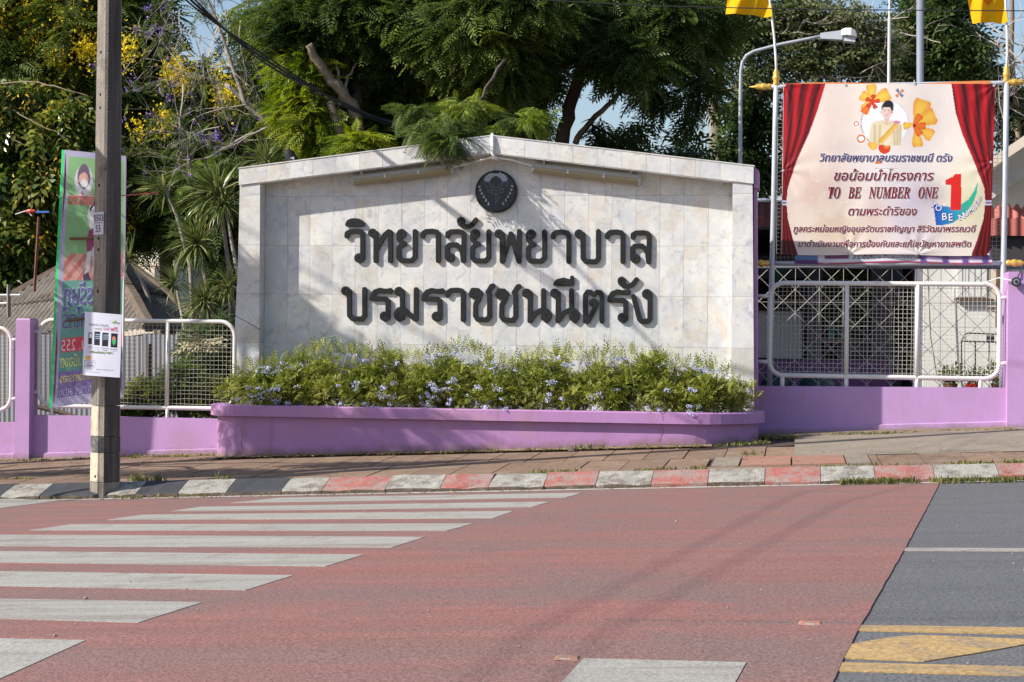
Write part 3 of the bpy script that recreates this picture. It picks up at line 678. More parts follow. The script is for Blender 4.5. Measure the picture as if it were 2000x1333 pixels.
for k in range(25):
    a = radians(15+k*150/24); ux, uy = cos(a), -sin(a); r0, r1 = 150, 290-14*abs(k-12)/12+(18 if k % 2 else -14)
    w0, w1 = 5, 11; cx_, cy_ = 845, 470
    if 10 <= k <= 14: r0, r1 = 168, 215
    rays.append([(cx_+ux*r0-uy*w0, cy_+uy*r0+ux*w0), (cx_+ux*r1-uy*w1, cy_+uy*r1+ux*w1), (cx_+ux*(r1+14), cy_+uy*(r1+14)), (cx_+ux*r1+uy*w1, cy_+uy*r1-ux*w1), (cx_+ux*r0+uy*w0, cy_+uy*r0-ux*w0)])
relief('emblem_rays', rays, M['emblem_silver'])
lv = []
for sx in (-1, 1):
    for k in range(6):
        t = k/5; px = 850+sx*(375-230*t**1.4); py = 590+380*t
        for sd in (-1, 1):
            a = radians(75+sd*32-35*t)
            dx, dy = sx*cos(a)*-1, sin(a); L_ = 62; x1, y1 = px+dx*-L_*.3+sx*sd*16, py+dy*-L_*.3
            lv.append([(x1, y1), (x1+dx*-L_*.2+dy*13, y1-dy*L_*.55-dx*13), (x1-dx*L_, y1-dy*L_), (x1-dx*L_*.5-dy*13, y1-dy*L_*.5+dx*13)])
relief('laurel_wreath', lv, M['emblem_silver'])
cr = []
def seg(a, b, w_=9):
    dx, dy = b[0]-a[0], b[1]-a[1]; l = math.hypot(dx, dy); nx_, ny_ = -dy/l*w_/2, dx/l*w_/2
    return [(a[0]+nx_, a[1]+ny_), (b[0]+nx_, b[1]+ny_), (b[0]-nx_, b[1]-ny_), (a[0]-nx_, a[1]-ny_)]
for pl in [[(560, 440), (640, 580)], [(680, 440), (720, 590), (790, 640)], [(1140, 430), (1080, 560)], [(1020, 440), (980, 590), (900, 640)], [(720, 450), (760, 560), (850, 590), (940, 560), (990, 450)], [(640, 600), (720, 640), (830, 650), (960, 630), (1000, 590), (1040, 600), (1010, 680)],
           [(650, 660), (760, 700), (830, 720)], [(1040, 680), (940, 700), (860, 720)], [(790, 470), (800, 560)], [(900, 470), (895, 560)], [(850, 600), (850, 960)], [(880, 740), (930, 780), (900, 830), (880, 900)], [(560, 430), (700, 450)], [(1140, 430), (1010, 450)]]:
    for a, b in zip(pl, pl[1:]): cr.append(seg(a, b, 12))
relief('emblem_crown', cr, M['emblem_dim'])
# ---- lamps under the soffit, with the conduit between them
def tube_lamp(ua, va, ub, vb, lab):
    a = P(ua, va, 20.86); b = P(ub, vb, 20.86); c = (a+b)/2; d = b-a; L_ = np.linalg.norm(d); ang = math.atan2(d[2], d[0])
    t = thing('tube_lamp', c, lab, 'tube lamp', 'tube lamps under the coping of the sign')
    def rot(vs): return [(c[0]+x*cos(ang)-z*sin(ang), c[1]+y, c[2]+x*sin(ang)+z*cos(ang)) for x, y, z in vs]
    def part(name, mb, m): mb.v = rot(mb.v); return mb.mk(name, m, t)
    h = L_/2
    part('housing', MB().hexa([(-h, -.055, .005), (h, -.055, .005), (h, .05, .005), (-h, .05, .005)], [(-h, -.03, .05), (h, -.03, .05), (h, .05, .05), (-h, .05, .05)]), M['lamp_body'])
    l = MB(); b0 = 0
    ring_ = [(-.052, .004), (-.055, -.03), (-.035, -.06), (.0, -.07), (.035, -.055), (.048, .004)]
    l.hexa([(-h+.03, y, z) for y, z in ring_], [(h-.03, y, z) for y, z in ring_]); part('diffuser', l, M['lamp_lens'])
    for s_ in (-1, 1):
        part('end_cap', MB().box(s_*h-.02*(s_ > 0)-.0, s_*h+.02*(s_ < 0)+.02*0, -.058, .05, -.062, .003) if False else MB().hexa([(s_*(h-.028), y*1.05, z*1.05-.002) for y, z in ring_], [(s_*(h+.0), y*1.05, z*1.05-.002) for y, z in ring_]), M['lamp_body'])
        part('clip', MB().box(s_*h*.33-.012, s_*h*.33+.012, -.064, -.056, -.03, .02), M['galv'])
        part('bracket', MB().box(s_*h*.8-.015, s_*h*.8+.015, -.01, .05, .05, .12), M['galv'])
tube_lamp(688, 352, 886, 329, 'long white tube lamp under the left half of the sign coping')
tube_lamp(1040, 327, 1252, 351, 'long white tube lamp under the right half of the sign coping')
cp = [P(886, 327, 20.8), P(920, 318, 20.76), P(958, 309, 20.74), P(964, 308, 20.74)]
MB().tube(cp, .012, 6).mk('conduit', M['rope'], sign)
MB().tube([P(964, 308, 20.74), P(1000, 313, 20.76), P(1040, 325, 20.8)], .012, 6).mk('conduit', M['rope'], sign)
pts = [P(961.5, 262, 20.85), P(962, 268, 20.70), P(962.5, 285, 20.69), P(962, 300, 20.69), P(965, 309, 20.70), P(971, 312, 20.73)]
MB().tube(pts, [.02, .026, .024, .021, .024, .018], 8).mk('wrapped_cable', M['rope'], sign)

# ------------------------------------------------------------------ planter with rounded corners
pl_ = thing('planter', (-3.6, 20.2, .25), 'long low purple flower bed with rounded corners in front of the marble sign', 'planter')
def outline(x0, x1, y0, y1, rl, rr_, off=0, n=10):
    p = [(x0+off, y1)]
    for k in range(n+1):
        a = pi+pi/2*k/n; p.append((x0+rl+(rl-off)*cos(a), y0+rl+(rl-off)*sin(a)))
    for k in range(9): p.append((x0+rl+(x1-rr_-x0-rl)*(k+1)/10, y0+off))
    for k in range(n+1):
        a = -pi/2+pi/2*k/n; p.append((x1-rr_+(rr_-off)*cos(a), y0+rr_+(rr_-off)*sin(a)))
    p.append((x1-off, y1)); return p
def wallring(name, oo, oi, z0f, z1, m, zt=None):
    A = outline(*oo); B = outline(*oi); n = len(A); v = []; f = []
    for (x, y), (x2, y2) in zip(A, B):
        z0 = z0f(x, y); zz = z1 if not callable(z1) else z1(x, y)
        v += [(x, y, z0), (x, y, zz-.012), (x+(x2-x)*.1, y+(y2-y)*.1, zz), (x2, y2, zz), (x2, y2, z0)]
    for i in range(n-1):
        for j in range(5): k = (j+1) % 5; f.append((i*5+j, (i+1)*5+j, (i+1)*5+k, i*5+k))
    f.append((0, 1, 2, 3, 4)); f.append(tuple((n-1)*5+j for j in (4, 3, 2, 1, 0)))
    return mk(name, v, f, m, pl_)
RZ = .715
wallring('bed_wall', (-6.80, -.40, 19.70, 20.70, .36, .82, 0), (-6.80, -.40, 19.70, 20.70, .36, .82, .11), lambda x, y: ground(x, y)-.1, RZ-.128, M['purple_dk'])
wallring('rim', (-6.87, -.33, 19.63, 20.71, .40, .86, 0), (-6.87, -.33, 19.63, 20.71, .40, .86, .19), lambda x, y: RZ-.13, RZ, M['purple_dk'])
so_ = outline(-6.87, -.33, 19.63, 20.71, .40, .86, .185); mk('bed_soil', [(x, y, RZ-.05) for x, y in so_], [tuple(range(len(so_)))], M['soil'], pl_)

def crack(pts, Y, parent):
    mb = MB(); q = []
    for (u, v_), (u2, v2) in zip(pts, pts[1:]):
        for k in range(4): q.append(P(u+(u2-u)*k/4+random.gauss(0, .8), v_+(v2-v_)*k/4, Y))
    mb.tube(q, .0022, 3); return mb.mk('crack', M['rust'], parent)
crack([(470, 832), (473, 850), (471, 868), (474, 884)], 19.699, pl_); crack([(1293, 830), (1296, 842), (1291, 856), (1286, 866)], 19.699, pl_); crack([(1294, 812), (1295, 826)], 19.629, pl_); crack([(458, 800), (458, 815)], 19.629, pl_)
# ------------------------------------------------------------------ foliage machinery
def unit(a): return a/np.maximum(np.linalg.norm(a, axis=-1, keepdims=True), 1e-9)
def scatter(name, tv, tf, pos, xd, upv, sc, m, parent=None, cols=None, **k):
    "one mesh of many copies of a leaf template"
    n = len(pos); x = unit(xd); y = unit(np.cross(upv, x)); z = np.cross(x, y)
    R_ = np.stack([x, y, z], 1)                                     # n,3,3
    V_ = np.einsum('kj,nji->nki', tv, R_)*sc[:, None, None]+pos[:, None, :]
    F_ = (tf[None]+(np.arange(n)*len(tv))[:, None, None]).reshape(-1, tf.shape[1])
    return mk(name, V_.reshape(-1, 3), F_, m, parent, **k)
def frond_template(pairs=11, L=1.0, pl=.34, w_=.055, curl=.30):
    v = []; f = []
    v += [(0, 0, 0), (L*.5, .008, -.02), (L, 0, -curl), (L*.5, -.008, -.03)]; f.append((0, 1, 2, 3))
    for i in range(pairs):
        t = .14+.86*i/(pairs-1); x = L*t; z = -curl*t*t; q = pl*(1-.75*abs(t-.42)**1.3*1.6)
        for s in (-1, 1):
            a = radians(58-22*t); dx, dy = cos(a), s*sin(a); b = len(v); ww = w_*(.8+.4*(1-t))
            v += [(x, 0, z), (x+dx*q*.5+ww*dy*-s*.5, dy*q*.5+ww*.5*s*dx, z-.03*q), (x+dx*q, dy*q, z-.28*q), (x+dx*q*.5+ww*dy*s*.5, dy*q*.5-ww*.5*s*dx, z-.03*q)]
            f.append((b, b+1, b+2, b+3))
    return np.array(v, float), np.array(f)
FR = frond_template(9, 1.0, .34, .066); FR2 = frond_template(7, 1, .42, .09, .4)
LEAF = (np.array([(0, 0, 0), (.45, .2, .05), (1, 0, -.15), (.45, -.2, .05)]), np.array([(0, 1, 2, 3)]))
def sprig_template(nl=7, L=1.0, ll=.42, wd=.17):
    v = []; f = []
    for i in range(nl):
        t = .15+.85*i/(nl-1); s = (-1)**i; a = radians(50) if i < nl-1 else 0; dx, dy = cos(a), s*sin(a); b = len(v); z = -.2*t*t
        v += [(t*L, 0, z), (t*L+dx*ll*.5-dy*wd*.5, dy*ll*.5+dx*wd*.5, z+.04), (t*L+dx*ll, dy*ll, z-.1), (t*L+dx*ll*.5+dy*wd*.5, dy*ll*.5-dx*wd*.5, z+.04)]; f.append((b, b+1, b+2, b+3))
    return np.array(v, float), np.array(f)
SPR = sprig_template()
def blob_pts(u, v_, ru, rv, Y, ry, n, shell=.35):
    c = P(u, v_, Y); sx = ru*Y/FPX; sz = rv*Y/FPX
    d = unit(rng.normal(size=(n, 3))); r = (shell+(1-shell)*rng.random(n))[:, None]
    return c+d*r*np.array([sx, ry, sz])
def crown(name, blobs, m, parent, tmpl=FR, per=9, size=.42, spread=.10, droop=.15, up=.3, sizevar=.3):
    cl = np.concatenate([blob_pts(*b) for b in blobs]); n = len(cl)*per
    c = np.repeat(cl, per, 0)
    a = rng.random(n)*2*pi; el = rng.normal(up-droop, .38, n)
    d = np.stack([np.cos(a)*np.cos(el), np.sin(a)*np.cos(el), np.sin(el)], 1)
    pos = c+d*spread*rng.random(n)[:, None]+rng.normal(0, spread*.4, (n, 3))
    upv = np.array([0, 0, 1.0])+rng.normal(0, .45, (n, 3))
    return scatter(name, tmpl[0], tmpl[1], pos, d, upv, size*(1-sizevar+2*sizevar*rng.random(n)), m, parent)
def limb(pts_uvY, r0, r1, m, parent, name='branch', n=8):
    k = len(pts_uvY); pts = []
    P3 = [Vector(P(*q)) for q in pts_uvY]
    fine = []
    for a, b in zip(P3, P3[1:]):
        for i in range(4): fine.append(a.lerp(b, i/4)+Vector((random.gauss(0, .012), random.gauss(0, .012), random.gauss(0, .01))))
    fine.append(P3[-1]); m_ = len(fine)
    return MB().tube(fine, [r0+(r1-r0)*i/(m_-1) for i in range(m_)], n).mk(name, m, parent, smooth=True)
def twigs(mb, p, d, L, r, depth, bend=.25, drop=0.0, nb=3, tips=None):
    d = d.normalized(); pts = [p.copy()]; q = p.copy(); rr = [r]
    steps = 5
    for i in range(steps):
        d = (d+Vector((random.gauss(0, bend), random.gauss(0, bend), random.gauss(0, bend)-drop))*.5).normalized(); q = q+d*(L/steps); pts.append(q.copy()); rr.append(r*(1-.6*(i+1)/steps))
    mb.tube(pts, rr, 5 if r > .012 else 3)
    if tips is not None: tips.append(q.copy())
    if depth > 0:
        for _ in range(nb):
            i = random.randint(2, steps); dd = (pts[i]-pts[i-1]).normalized()
            nd = dd+Vector((random.gauss(0, .6), random.gauss(0, .6), random.gauss(0, .6)))
            twigs(mb, pts[i], nd, L*random.uniform(.5, .8), rr[i]*.7, depth-1, bend, drop, nb, tips)

# ------------------------------------------------------------------ plumbago hedge in the bed
hedge = thing('flowering_hedge', (-3.6, 20.2, RZ-.05), 'low yellow-green hedge dotted with pale blue flowers filling the purple bed', 'hedge')
hu = [440, 470, 510, 560, 600, 640, 680, 720, 780, 830, 880, 905, 930, 970, 1010, 1050, 1080, 1120, 1180, 1215, 1260, 1285, 1330, 1380, 1420, 1450, 1478]
hv = [762, 738, 722, 712, 706, 684, 690, 698, 700, 700, 696, 678, 690, 712, 716, 700, 694, 700, 706, 696, 702, 702, 712, 720, 734, 752, 764]
hx = np.array([P(u, 720, 20.3)[0] for u in hu]); hz = np.array([P(u, q, 20.3)[2] for u, q in zip(hu, hv)])
def hedge_top(x): return np.interp(x, hx, hz)
nc = 760; cx0 = rng.uniform(-6.75, -.48, nc); cy0 = 19.74+.86*rng.random(nc)**1.3
fr = rng.random(nc)**1.25; Hc = hedge_top(cx0)-RZ; edge = np.clip((cy0-19.72)/.30, .18, 1)**.55
cz0 = RZ+.0+Hc*edge*(.06+.88*fr**.7)*(.86+.22*np.sin(cx0*7.3+1)*np.sin(cx0*2.9))
okc = ((cx0 > -6.45) | (cy0 > 20.0)) & (cy0 > 19.78+.62*np.clip((cx0+1.1)/.65, 0, 1)**2)
cc0 = np.stack([cx0, cy0, cz0], 1)[okc]; per = 30; n = len(cc0)*per; c = np.repeat(cc0, per, 0)
d = unit(rng.normal(size=(n, 3))+np.array([0, -.25, .45])); rad = np.repeat(.05+.07*rng.random(len(cc0)), per)*rng.random(n)**.4
scatter('foliage', *sprig_template(8, 1, .44, .21), c+d*rad[:, None], d+rng.normal(0, .35, (n, 3)), np.array([0, 0, 1.])+rng.normal(0, .6, (n, 3)), .050+.040*rng.random(n), M['plumb_leaf'], hedge)
mb = MB()
for _ in range(90):
    xx = random.uniform(-6.6, -.6); y_ = random.uniform(19.9, 20.5); zt = float(hedge_top(xx))+random.uniform(-.05, .14)
    mb.tube([(xx, y_, RZ-.05), (xx+random.gauss(0, .05), y_, (RZ+zt)/2), (xx+random.gauss(0, .1), y_-.03, zt)], .0035, 3)
mb.mk('stems', M['twig'], hedge)
# tall loose shoots
m_ = 520; sx_ = rng.uniform(-6.6, -.6, m_); sy_ = rng.uniform(19.9, 20.5, m_); sz_ = hedge_top(sx_)-.05+.12*rng.random(m_)**2
a = rng.random(m_)*2*pi
scatter('shoots', *sprig_template(8, 1, .34, .11), np.stack([sx_, sy_, sz_], 1), np.stack([.5*np.cos(a), .5*np.sin(a)-.1, 1+0*a], 1), rng.normal(0, 1, (m_, 3)), .09+.06*rng.random(m_), M['plumb_leaf'], hedge)
# blossoms: heads of five-petalled flowers
NB_ = 230; bc_ = rng.uniform(-6.7, -.55, 46); fx = np.clip(bc_[rng.integers(0, 46, NB_)]+rng.normal(0, .10, NB_), -6.72, -.5); fy = np.where(rng.random(NB_) < .45, rng.uniform(19.62, 19.78, NB_), rng.uniform(19.9, 20.4, NB_))
H = hedge_top(fx)-RZ; fz = np.where(fy < 19.8, RZ-.02+H*.55*rng.random(NB_), RZ+H*(.80+.24*rng.random(NB_)))
ok = (fy > 19.8) | ((fx > -6.5) & (fx < -1.0)); fx, fy, fz = fx[ok], fy[ok], fz[ok]; NB_ = len(fx)
per = 26; c = np.repeat(np.stack([fx, fy, fz], 1), per, 0); d = unit(rng.normal(size=(len(c), 3))+np.array([0, -.5, .5])); cr_ = np.repeat(.012+.026*rng.random(NB_), per)
PET = (np.array([(0, 0, 0), (.5, .45, .05), (1, 0, 0), (.5, -.45, .05)]), np.array([(0, 1, 2, 3)]))
scatter('blossoms', *PET, c+d*cr_[:, None]*np.array([1.3, .8, .8]), rng.normal(size=(len(c), 3))+d*.2, d+rng.normal(0, .25, (len(c), 3)), .014+.008*rng.random(len(c)), M['plumb_flower'], hedge)

# ------------------------------------------------------------------ left wall, post, wire fence panels
def seg_wall(name, xa, xb, y0, y1, ztop_a, ztop_b, label, m='purple', plinth=True):
    t = thing(name, ((xa+xb)/2, y0, ground((xa+xb)/2, y0)), label, 'wall')
    MB().hexa([(xa, y0, ground(xa, y0)-.1), (xb, y0, ground(xb, y0)-.1), (xb, y1, ground(xb, y0)-.1), (xa, y1, ground(xa, y0)-.1)], [(xa, y0, ztop_a), (xb, y0, ztop_b), (xb, y1, ztop_b), (xa, y1, ztop_a)]).mk('wall_body', M[m], t)
    if plinth:
        MB().hexa([(xa, y0-.025, ground(xa, y0)-.1), (xb, y0-.025, ground(xb, y0)-.1), (xb, y0-.002, ground(xb, y0)-.1), (xa, y0-.002, ground(xa, y0)-.1)], [(xa, y0-.02, ground(xa, y0)+.07), (xb, y0-.02, ground(xb, y0)+.07), (xb, y0-.002, ground(xb, y0)+.08), (xa, y0-.002, ground(xa, y0)+.08)]).mk('plinth', M[m], t)
    return t
YW = 20.12
seg_wall('boundary_wall', P(63, 815, YW)[0], -6.80, YW, YW+.12, P(63, 811, YW)[2], P(430, 819, YW)[2], 'low purple wall between the square post and the planter')
seg_wall('boundary_wall', -10.5, P(29, 815, YW)[0], YW, YW+.12, P(-200, 823, YW)[2], P(29, 826, YW)[2], 'low purple wall left of the square post at the picture edge')
xa, xb = P(29.5, 750, YW-.1)[0], P(57.5, 750, YW-.1)[0]; zt = P(43, 622, YW-.1)[2]
post = thing('gate_post', ((xa+xb)/2, YW-.1, ground(xa, YW)), 'square purple post on the left rising above the low wall', 'post')
MB().box(xa, xb, YW-.1, YW+.14, ground(xa, YW)-.1, zt-.02).mk('shaft', M['purple'], post)
MB().hexa([(xa, YW-.1, zt-.02), (xb, YW-.1, zt-.02), (xb, YW+.14, zt-.02), (xa, YW+.14, zt-.02)], [(xa+.015, YW-.085, zt), (xb-.015, YW-.085, zt), (xb-.015, YW+.125, zt), (xa+.015, YW+.125, zt)]).mk('cap', M['purple'], post)

def fence_panel(u0, u1, vt0, vt1, vb0, vb1, Y, ru, mull, legs, arms, label, rad=.026, cell=.051, wr=.0026, legv=None, wavy=0.0, clipx=None, slack=0):
    A = P(u0, vt0, Y); B = P(u1, vt1, Y); C_ = P(u1, vb1, Y); D = P(u0, vb0, Y)
    x0, x1 = (A[0]+D[0])/2, (B[0]+C_[0])/2
    def zt(x): return A[2]+(B[2]-A[2])*(x-x0)/(x1-x0)
    def zb(x): return D[2]+(C_[2]-D[2])*(x-x0)/(x1-x0)
    r = ru*Y/FPX
    t = thing('fence_panel', ((x0+x1)/2, Y, zb((x0+x1)/2)), label, 'fence panel')
    pts = []
    for cx_, zf, a0, s in ((x1-r, lambda x: zt(x)-r, 0, 1), (x0+r, lambda x: zt(x)-r, pi/2, 1), (x0+r, lambda x: zb(x)+r, pi, 1), (x1-r, lambda x: zb(x)+r, 3*pi/2, 1)):
        for k in range(7):
            a = a0+pi/2*k/6; pts.append((cx_+r*cos(a), Y, zf(cx_)+r*sin(a)))
    MB().tube(pts, rad, 8, closed=True).mk('frame_tube', M['white_paint'], t, smooth=True)
    for u in mull:
        x = P(u, 700, Y)[0]; MB().tube([(x, Y, zb(x)), (x, Y, zt(x))], rad*.95, 8).mk('mullion', M['white_paint'], t, smooth=True)
    for u, vtop, vbot in legs:
        a = P(u, vtop, Y); b = P(u, vbot, Y); MB().tube([(a[0], Y, a[2]), (a[0], Y, b[2]-.05)], rad*.9, 8).mk('leg', M['white_paint'], t, smooth=True)
    for (ua, ub, v_) in arms:
        a = P(ua, v_, Y); b = P(ub, v_, Y); MB().tube([a, b], rad*.85, 8).mk('arm', M['white_paint'], t, smooth=True)
    mb = MB(); yw = Y+.012
    nx_ = int((x1-x0)/cell)
    for i in range(1, nx_):
        x = x0+i*(x1-x0)/nx_; dz = 0
        e = min(x-x0, x1-x); inset = 0 if e > r else r-sqrt(max(0, r*r-(r-e)**2))
        p = [(x+random.gauss(0, .0015), yw, zb(x)+inset+(zt(x)-zb(x)-2*inset)*k/4) for k in range(5)]; mb.tube(p, wr, 3, cap=False)
    hgt = zt((x0+x1)/2)-zb((x0+x1)/2); nz = int(hgt/cell)
    for j in range(1, nz):
        s = j/nz; hz_ = s*hgt; e = min(hz_, hgt-hz_); inset = 0 if e > r else r-sqrt(max(0, r*r-(r-e)**2))
        m__ = 12; sag = [random.gauss(0, wavy) for _ in range(m__+1)]
        p = [(x0+inset+(x1-x0-2*inset)*k/m__, yw+.005, zb(x0+(x1-x0)*k/m__)+(zt(x0+(x1-x0)*k/m__)-zb(x0+(x1-x0)*k/m__))*s+sag[k]*(1.6 if s < .4 else .5)) for k in range(m__+1)]
        mb.tube(p, wr, 3, cap=False)
    o = mb.mk('wire_mesh', M['wire'], t); o['kind'] = 'stuff'
    return t
fence_panel(76, 458, 625, 629, 793, 799, YW+.06, 30, [327], [(327, 795, 818), (101, 792, 815)], [(58, 78, 648), (58, 78, 766)], 'white tube fence panel with wire mesh between purple post and marble sign', wavy=.004)
fence_panel(-360, 22, 640, 641, 800, 802, YW+.06, 28, [-160], [(-330, 800, 830), (-160, 800, 830)], [(20, 36, 664), (20, 36, 779)], 'white tube fence panel cut off by the left picture edge', wavy=.003)

# ------------------------------------------------------------------ right wall, pillar, fence panel
YB = 21.5
seg_wall('boundary_wall', P(1470, 800, YB)[0], P(1968, 800, YB)[0], YB, YB+.13, P(1480, 754.5, YB)[2], P(1968, 758, YB)[2], 'low lilac wall right of the marble sign under the banner frame')
xa, xb = P(1968, 700, YB-.12)[0], P(2075, 700, YB-.12)[0]
post = thing('gate_pillar', ((xa+xb)/2, YB-.1, ground(xa, YB)), 'broad purple pillar at the right picture edge carrying a small black lamp', 'pillar')
MB().box(xa, xb, YB-.12, YB+.4, ground(xa, YB)-.1, P(1968, 531, YB-.12)[2]).mk('shaft', M['purple'], post)
lx_, lz_ = P(1984, 551, YB-.2)[0], P(1984, 551, YB-.2)[2]
sp = thing('spotlight', (lx_, YB-.12, lz_), 'small round black spotlight fixed to the purple pillar', 'spotlight')
MB().lathe((lx_, YB-.25, lz_), [(.03, 0), (.052, .004), (.056, .03), (.05, .09), (.03, .12)], axis='y', n=18).mk('lamp_housing', M['black_iron'], sp)
MB().lathe((lx_, YB-.257, lz_), [(.036, 0), (.036, .006)], axis='y', n=18).mk('glass', M['grey_pole'], sp)
MB().lathe((lx_, YB-.262, lz_), [(.018, 0), (.018, .004)], axis='y', n=12).mk('bulb', M['black_iron'], sp)
MB().tube([(lx_, YB-.13, lz_), (lx_+.04, YB-.14, lz_+.08), (lx_+.09, YB-.12, lz_+.2)], .008, 6).mk('cable', M['black_cable'], sp)
MB().tube([P(1980, 549, YB-.2), P(1950, 543, YB-.1), P(1925, 552, YB+.2), P(1900, 558, YB+.3)], .006, 5).mk('lead', M['rope'], sp)
fence_panel(1503, 1952, 553, 556, 733, 741, YB+.06, 27, [1653, 1791], [(1528, 733, 757), (1653, 735, 757), (1791, 737, 758), (1915, 738, 760)], [(1480, 1503, 579), (1480, 1503, 707), (1950, 1970, 582), (1950, 1970, 710)], 'white tube fence panel with wire mesh below the big banner', rad=.029, cell=.051, wr=.0028, wavy=.001)

# ------------------------------------------------------------------ text and print helpers
def text_mesh(body, shear=0.0, offset=0.0, res=2):
    c = bpy.data.curves.new('t', 'FONT'); c.body = body; c.shear = shear; c.offset = offset; c.resolution_u = res; c.fill_mode = 'BOTH'
    o = bpy.data.objects.new('t', c); me = bpy.data.meshes.new_from_object(o)
    n = len(me.vertices); co = np.empty(n*3); me.vertices.foreach_get('co', co); co = co.reshape(-1, 3)
    fc = [tuple(p.vertices) for p in me.polygons]
    bpy.data.objects.remove(o); bpy.data.curves.remove(c); bpy.data.meshes.remove(me); return co, fc
def text_on(body, mapf, a0, a1, base, h, m, parent, name='lettering', shear=0.0, outline=0.0, m2=None, mirror=False, bh=None, lift=.003, rot=None):
    """writes body between a0 and a1 with its baseline at base and body height h (surface units); mapf(a, b, lift) gives the 3-D point.
    Print on the same sheet follows the sheet's folds."""
    co, fc = text_mesh(body, shear)
    thai = any(ord(ch) > 3000 for ch in body); ref = .56 if thai else .70
    x0, x1 = co[:, 0].min(), co[:, 0].max(); s = h/ref; kx = (a1-a0)/(x1-x0)
    def emit(co, fc, lift, m, nm):
        A = (co[:, 0]-x0)*kx; 
        if mirror: A = (a1-a0)-A
        A = A+a0; Bz = base+co[:, 1]*s
        vv = [mapf(a, b, lift) for a, b in zip(A, Bz)]
        return mk(nm, vv, fc, m, parent)
    if outline:
        co2, fc2 = text_mesh(body, shear, outline); co, fc = text_mesh(body, shear, outline*.35); emit(co2, fc2, lift*1.3, m2, name+'_outline'); emit(co, fc, lift*1.9, m, name)
    else: emit(co, fc, lift, m, name)
def inpoly(X_, Y_, poly):
    r = np.zeros(X_.shape, bool); n = len(poly)
    for i in range(n):
        x1, y1 = poly[i]; x2, y2 = poly[(i+1) % n]
        if y1 == y2: continue
        c = ((y1 > Y_) != (y2 > Y_)) & (X_ < (x2-x1)*(Y_-y1)/(y2-y1)+x1); r ^= c
    return r
def grid_print(name, nx_, ny_, mapf, colf, m, parent, a=(0, 1), b=(0, 1), **k):
    A, B = np.meshgrid(np.linspace(a[0], a[1], nx_), np.linspace(b[0], b[1], ny_)); C_ = colf(A, B).reshape(-1, 3)
    V_ = np.array([mapf(p, q, 0) for p, q in zip(A.ravel(), B.ravel())])
    i, j = np.meshgrid(np.arange(nx_-1), np.arange(ny_-1)); q = (j*nx_+i).ravel()
    F_ = np.stack([q, q+1, q+nx_+1, q+nx_], 1); return mk(name, V_, F_, m, parent, cols=C_, smooth=True, **k)
pm = {}
def pmat(r, g, b):
    if (r, g, b) not in pm: pm[(r, g, b)] = mat('ink_%d_%d_%d' % (r, g, b), tuple(c*.84 for c in lin(r, g, b)), .45, .03, 5, spec=.35)
    return pm[(r, g, b)]
def bld(A, mask, col, al=1.0):
    m_ = (mask*al)[..., None]; return A*(1-m_)+np.array(col)*m_

# ------------------------------------------------------------------ banner frame with the big banner
YN = 21.85
bf = thing('banner_frame', (P(1510, 700, YN)[0], YN, ground(.3, YN)), 'tall silver tube frame with gold knobs carrying the big banner', 'banner frame')
for pts in ([(1516, 165), (1514, 250), (1511, 400), (1508, 520), (1505, 640), (1503, 775)], [(1966, 160), (1964, 300), (1962, 420), (1959, 560), (1957, 700), (1956, 775)]):
    MB().tube([P(u, q, YN) for u, q in pts], .034, 10).mk('post', M['galv'], bf, smooth=True)
MB().tube([P(1496, 170, YN+.0), P(1530, 170, YN), P(1950, 163, YN), P(1976, 161, YN)], .030, 8).mk('crossbar', M['galv'], bf, smooth=True)
MB().tube([P(1488, 515, YN), P(1700, 516, YN), P(1975, 514, YN)], .030, 8).mk('crossbar', M['galv'], bf, smooth=True)
def knob(u, v_, axis, s=1):
    c = P(u, v_, YN); L_ = .12
    MB().lathe(c, [(.03, -L_*s), (.042, -.09*s), (.032, -.06*s), (.045, -.035*s), (.045, 0), (.032, .02*s), (.042, .045*s), (.012, .10*s), (.004, .16*s)], axis=axis, n=12).mk('knob', M['gold'], bf, smooth=True)
knob(1516, 150, 'z'); knob(1966, 143, 'z'); knob(1488, 170, 'x', -1); knob(1984, 161, 'x'); knob(1484, 515, 'x', -1); knob(1984, 514, 'x')
mb = MB(); a, b = P(1520, 170, YN+.07), P(1962, 512, YN+.07)
for i in range(57): x = a[0]+(b[0]-a[0])*i/56; mb.tube([(x, a[1], a[2]), (x, a[1], b[2])], .0022, 3, cap=False)
for i in range(44): z = a[2]+(b[2]-a[2])*i/43; mb.tube([(a[0], a[1]+.006, z), (b[0], a[1]+.006, z)], .0022, 3, cap=False)
o = mb.mk('wire_mesh', M['wire'], bf); o['kind'] = 'stuff'

ban = thing('event_banner', P(1736, 505, YN-.06), 'large peach event banner with red curtains, a portrait and rows of Thai writing', 'banner')
